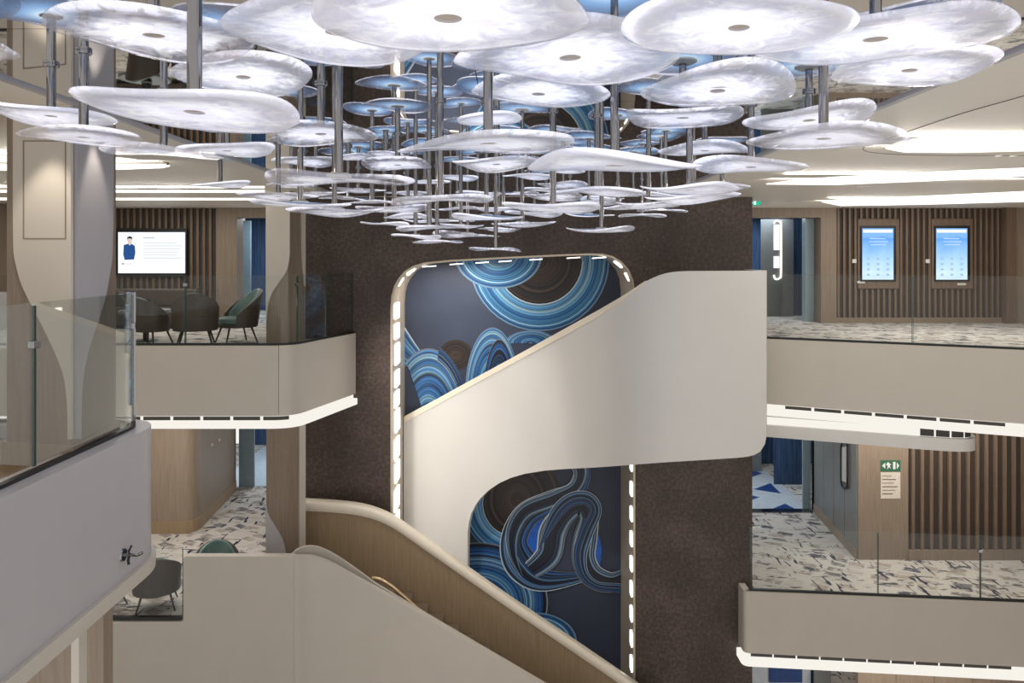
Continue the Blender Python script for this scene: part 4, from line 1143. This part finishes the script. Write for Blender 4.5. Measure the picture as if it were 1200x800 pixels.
hub_mesh.materials.clear(); hub_mesh.materials.append(flat('satin_hub', (.70, .62, .53), .35, metal=.15, noise=0))
col_o = MB().lathe([(.024, 0), (.04, 0), (.042, -.006), (.04, -.016), (.024, -.018)], 20).build('collar', M['chrome'], None, 40)
collar_mesh = col_o.data; bpy.data.objects.remove(col_o)
pole_o = MB().lathe([(1, 0), (1, 1)], 14).build('pole', M['chrome'], None, 40)
pole_mesh = pole_o.data; bpy.data.objects.remove(pole_o)

# (centre x, centre y, width) in pixels, diameter in metres, label
DISCS = [
 (180, 38, 255, .85, 'big frosted glass disc at the upper left, overlapped by a vertical chrome pole'),
 (228, 128, 252, .70, 'large beige-rimmed clear glass disc in front of the left column'),
 (285, 88, 178, .80, 'bright white glass disc just behind the big upper left disc'),
 (60, 134, 145, .70, 'wavy white glass disc at the far left edge above another disc'),
 (98, 159, 150, .72, 'flat curl-tipped glass disc directly above the panelled left column'),
 (192, 178, 132, .74, 'thin wavy glass disc right of the left column top'),
 (266, 175, 112, .74, 'oval white glass disc above the far left lounge'),
 (-78, 50, 190, .75, 'glass disc whose beige rim peeks in at the left edge'),
 (395, 34, 285, 1.0, 'large pinkish glass disc at the top, left of the top centre'),
 (525, 17, 345, 1.08, 'largest glass disc, cut by the top edge at the centre'),
 (668, 64, 265, .98, 'broad white glass disc with ring mark, right of the top centre'),
 (866, 29, 258, .93, 'glass disc with a large beige hub at the upper right'),
 (1026, 42, 290, .98, 'rightmost big glass disc with a folded clear rim'),
 (1066, 80, 186, .78, 'ruffled thin glass disc below the rightmost big disc'),
 (631, 108, 164, .84, 'white glass disc just below the broad ring-marked disc'),
 (841, 104, 186, .84, 'oval white glass disc under the beige-hubbed disc'),
 (800, 136, 152, .78, 'domed bright white glass disc right of the thick centre poles'),
 (572, 165, 212, .90, 'long tilted white glass disc at the centre of the cluster'),
 (720, 191, 220, .90, 'big creamy oval glass disc, lowest of the large ones'),
 (965, 160, 182, .78, 'flat frilly glass disc in front of the right ceiling'),
 (948, 139, 150, .74, 'pale bluish glass disc just above the flat frilly one'),
 (376, 155, 138, .74, 'bright flat glass disc left of the two thick left poles'),
 (572, 139, 88, .58, 'small pale blue domed glass disc above the long tilted disc'),
 (826, 175, 108, .70, 'pale blue oval glass disc right of the big creamy one'),
 (880, 194, 128, .74, 'rippled glass disc in front of the right ceiling edge'),
 (397, 208, 168, .80, 'pinkish curled glass disc over the slim column'),
 (516, 233, 126, .75, 'white flat glass disc hanging low at the centre left'),
 (700, 222, 112, .74, 'pale oval glass disc tucked right under the big creamy one'),
 (808, 221, 118, .74, 'flat pale glass disc at the right end of the low cluster'),
 (705, 269, 85, .75, 'lone low glass disc right of centre on a single pole'),
 (581, 292, 66, .65, 'lowest glass disc of all, just above the mural opening'),
 (512, 283, 64, .66, 'low small glass disc left of the lowest one'),
 (258, 216, 74, .68, 'small glass disc hanging below the oval one over the left lounge'),
]
small = [(503, 266, 82, .78), (487, 276, 64, .66), (548, 275, 76, .74), (352, 238, 110, .74), (392, 247, 108, .76), (326, 229, 88, .72), (436, 236, 70, .66),
 (570, 253, 88, .78), (612, 262, 78, .74), (478, 254, 62, .66), (500, 258, 58, .64), (462, 244, 88, .76), (648, 242, 118, .80), (724, 243, 72, .70), (760, 239, 88, .74),
 (812, 231, 112, .74), (582, 191, 104, .68), (466, 192, 92, .70), (356, 189, 74, .66), (452, 180, 48, .48), (560, 226, 60, .66), (606, 226, 62, .68), (650, 230, 70, .72), (690, 236, 74, .74),
 (420, 222, 62, .64), (408, 232, 66, .7), (452, 262, 58, .66), (528, 258, 62, .7), (590, 244, 64, .72), (640, 222, 58, .64), (668, 246, 62, .7), (706, 232, 56, .66), (780, 228, 62, .66), (498, 212, 58, .6), (536, 208, 50, .56), (408, 184, 60, .58), (476, 226, 54, .6), (585, 268, 60, .68), (752, 252, 58, .66), (342, 216, 60, .6), (660, 200, 52, .55), (540, 264, 56, .64), (626, 250, 66, .7), (742, 226, 60, .66), (536, 244, 60, .68), (775, 246, 62, .68), (690, 251, 60, .68), (450, 208, 56, .58), (620, 206, 60, .58), (660, 216, 60, .62), (846, 218, 66, .66), (370, 226, 70, .66)]
def ordinal(k):
    return ['first', 'second', 'third', 'fourth', 'fifth', 'sixth', 'seventh', 'eighth', 'ninth', 'tenth', 'eleventh', 'twelfth', 'thirteenth', 'fourteenth', 'fifteenth', 'sixteenth'][k]
tiers = [(0, 195, 'topmost'), (195, 217, 'second'), (217, 227, 'third'), (227, 237, 'fourth'), (237, 248, 'fifth'), (248, 261, 'sixth'), (261, 400, 'lowest')]
for lo, hi, nm in tiers:
    row = sorted([s for s in small if lo <= s[1] < hi])
    for k, s in enumerate(row):
        end = 'small pale glass disc, %s from the left in the %s row of small far discs' % (ordinal(k), nm)
        DISCS.append((*s, end))
rd = random.Random(7)
placed = []
PR_ = .024
def clash(X, Y, Z, R):
    c = 0
    for (x, y, z, r) in placed:
        dd = math.hypot(X - x, Y - y)
        if dd < R + r + .02 and abs(Z - z) < .17 * max(R, r) + .05: c += 3
        if Z < z and dd < r + .04: c += 1          # my pole would pierce a disc above
        if Z > z and dd < R + .04: c += 1          # a lower disc's pole would pierce me
    return c
FCT = [1.0]
for k in range(1, 26): FCT += [1 - k * .012, 1 + k * .014]
for i, (cx, cy, wd, D, lab) in enumerate(DISCS):
    d0 = F * D / wd
    best = None
    for fct in FCT:
        d = d0 * fct; p = P(cx, cy, d); R = wd * d / F / 2
        if p.z > CEIL - .10 or d > 11.5: continue
        c = clash(p.x, p.y, p.z, R)
        if best is None or c < best[2]: best = (p, R, c)
        if c == 0: break
    if best is None: print('disc too high', cx, cy); continue
    best = best[:2]
    p, R = best
    placed.append((p.x, p.y, p.z, R))
    t = empty('disc_pendant', tuple(p)); tag(t, lab, 'pendant lamp', 'glass disc pendants of the chandelier')
    me = DM[rd.randrange(len(DM))]
    g = bpy.data.objects.new('glass_disc', me); col.objects.link(g); g.parent = t
    g.scale = (R / 1.04, R / 1.04, R / 1.04 * .9); g.rotation_euler = (rd.uniform(-.05, .05), rd.uniform(-.05, .05), rd.uniform(0, 6.28))
    hb = bpy.data.objects.new('hub', hub_mesh); col.objects.link(hb); hb.parent = t
    hs = R * (1.75 if R > .4 else 1.4) if R > .25 else .3; hb.scale = (hs, hs, max(hs, .25) * .9)
    L = CEIL + .004 - p.z
    po = bpy.data.objects.new('pole', pole_mesh); col.objects.link(po); po.parent = t; po.scale = (PR_, PR_, L)
    cl = bpy.data.objects.new('ceiling_collar', collar_mesh); col.objects.link(cl); cl.parent = t; cl.location = (0, 0, L)
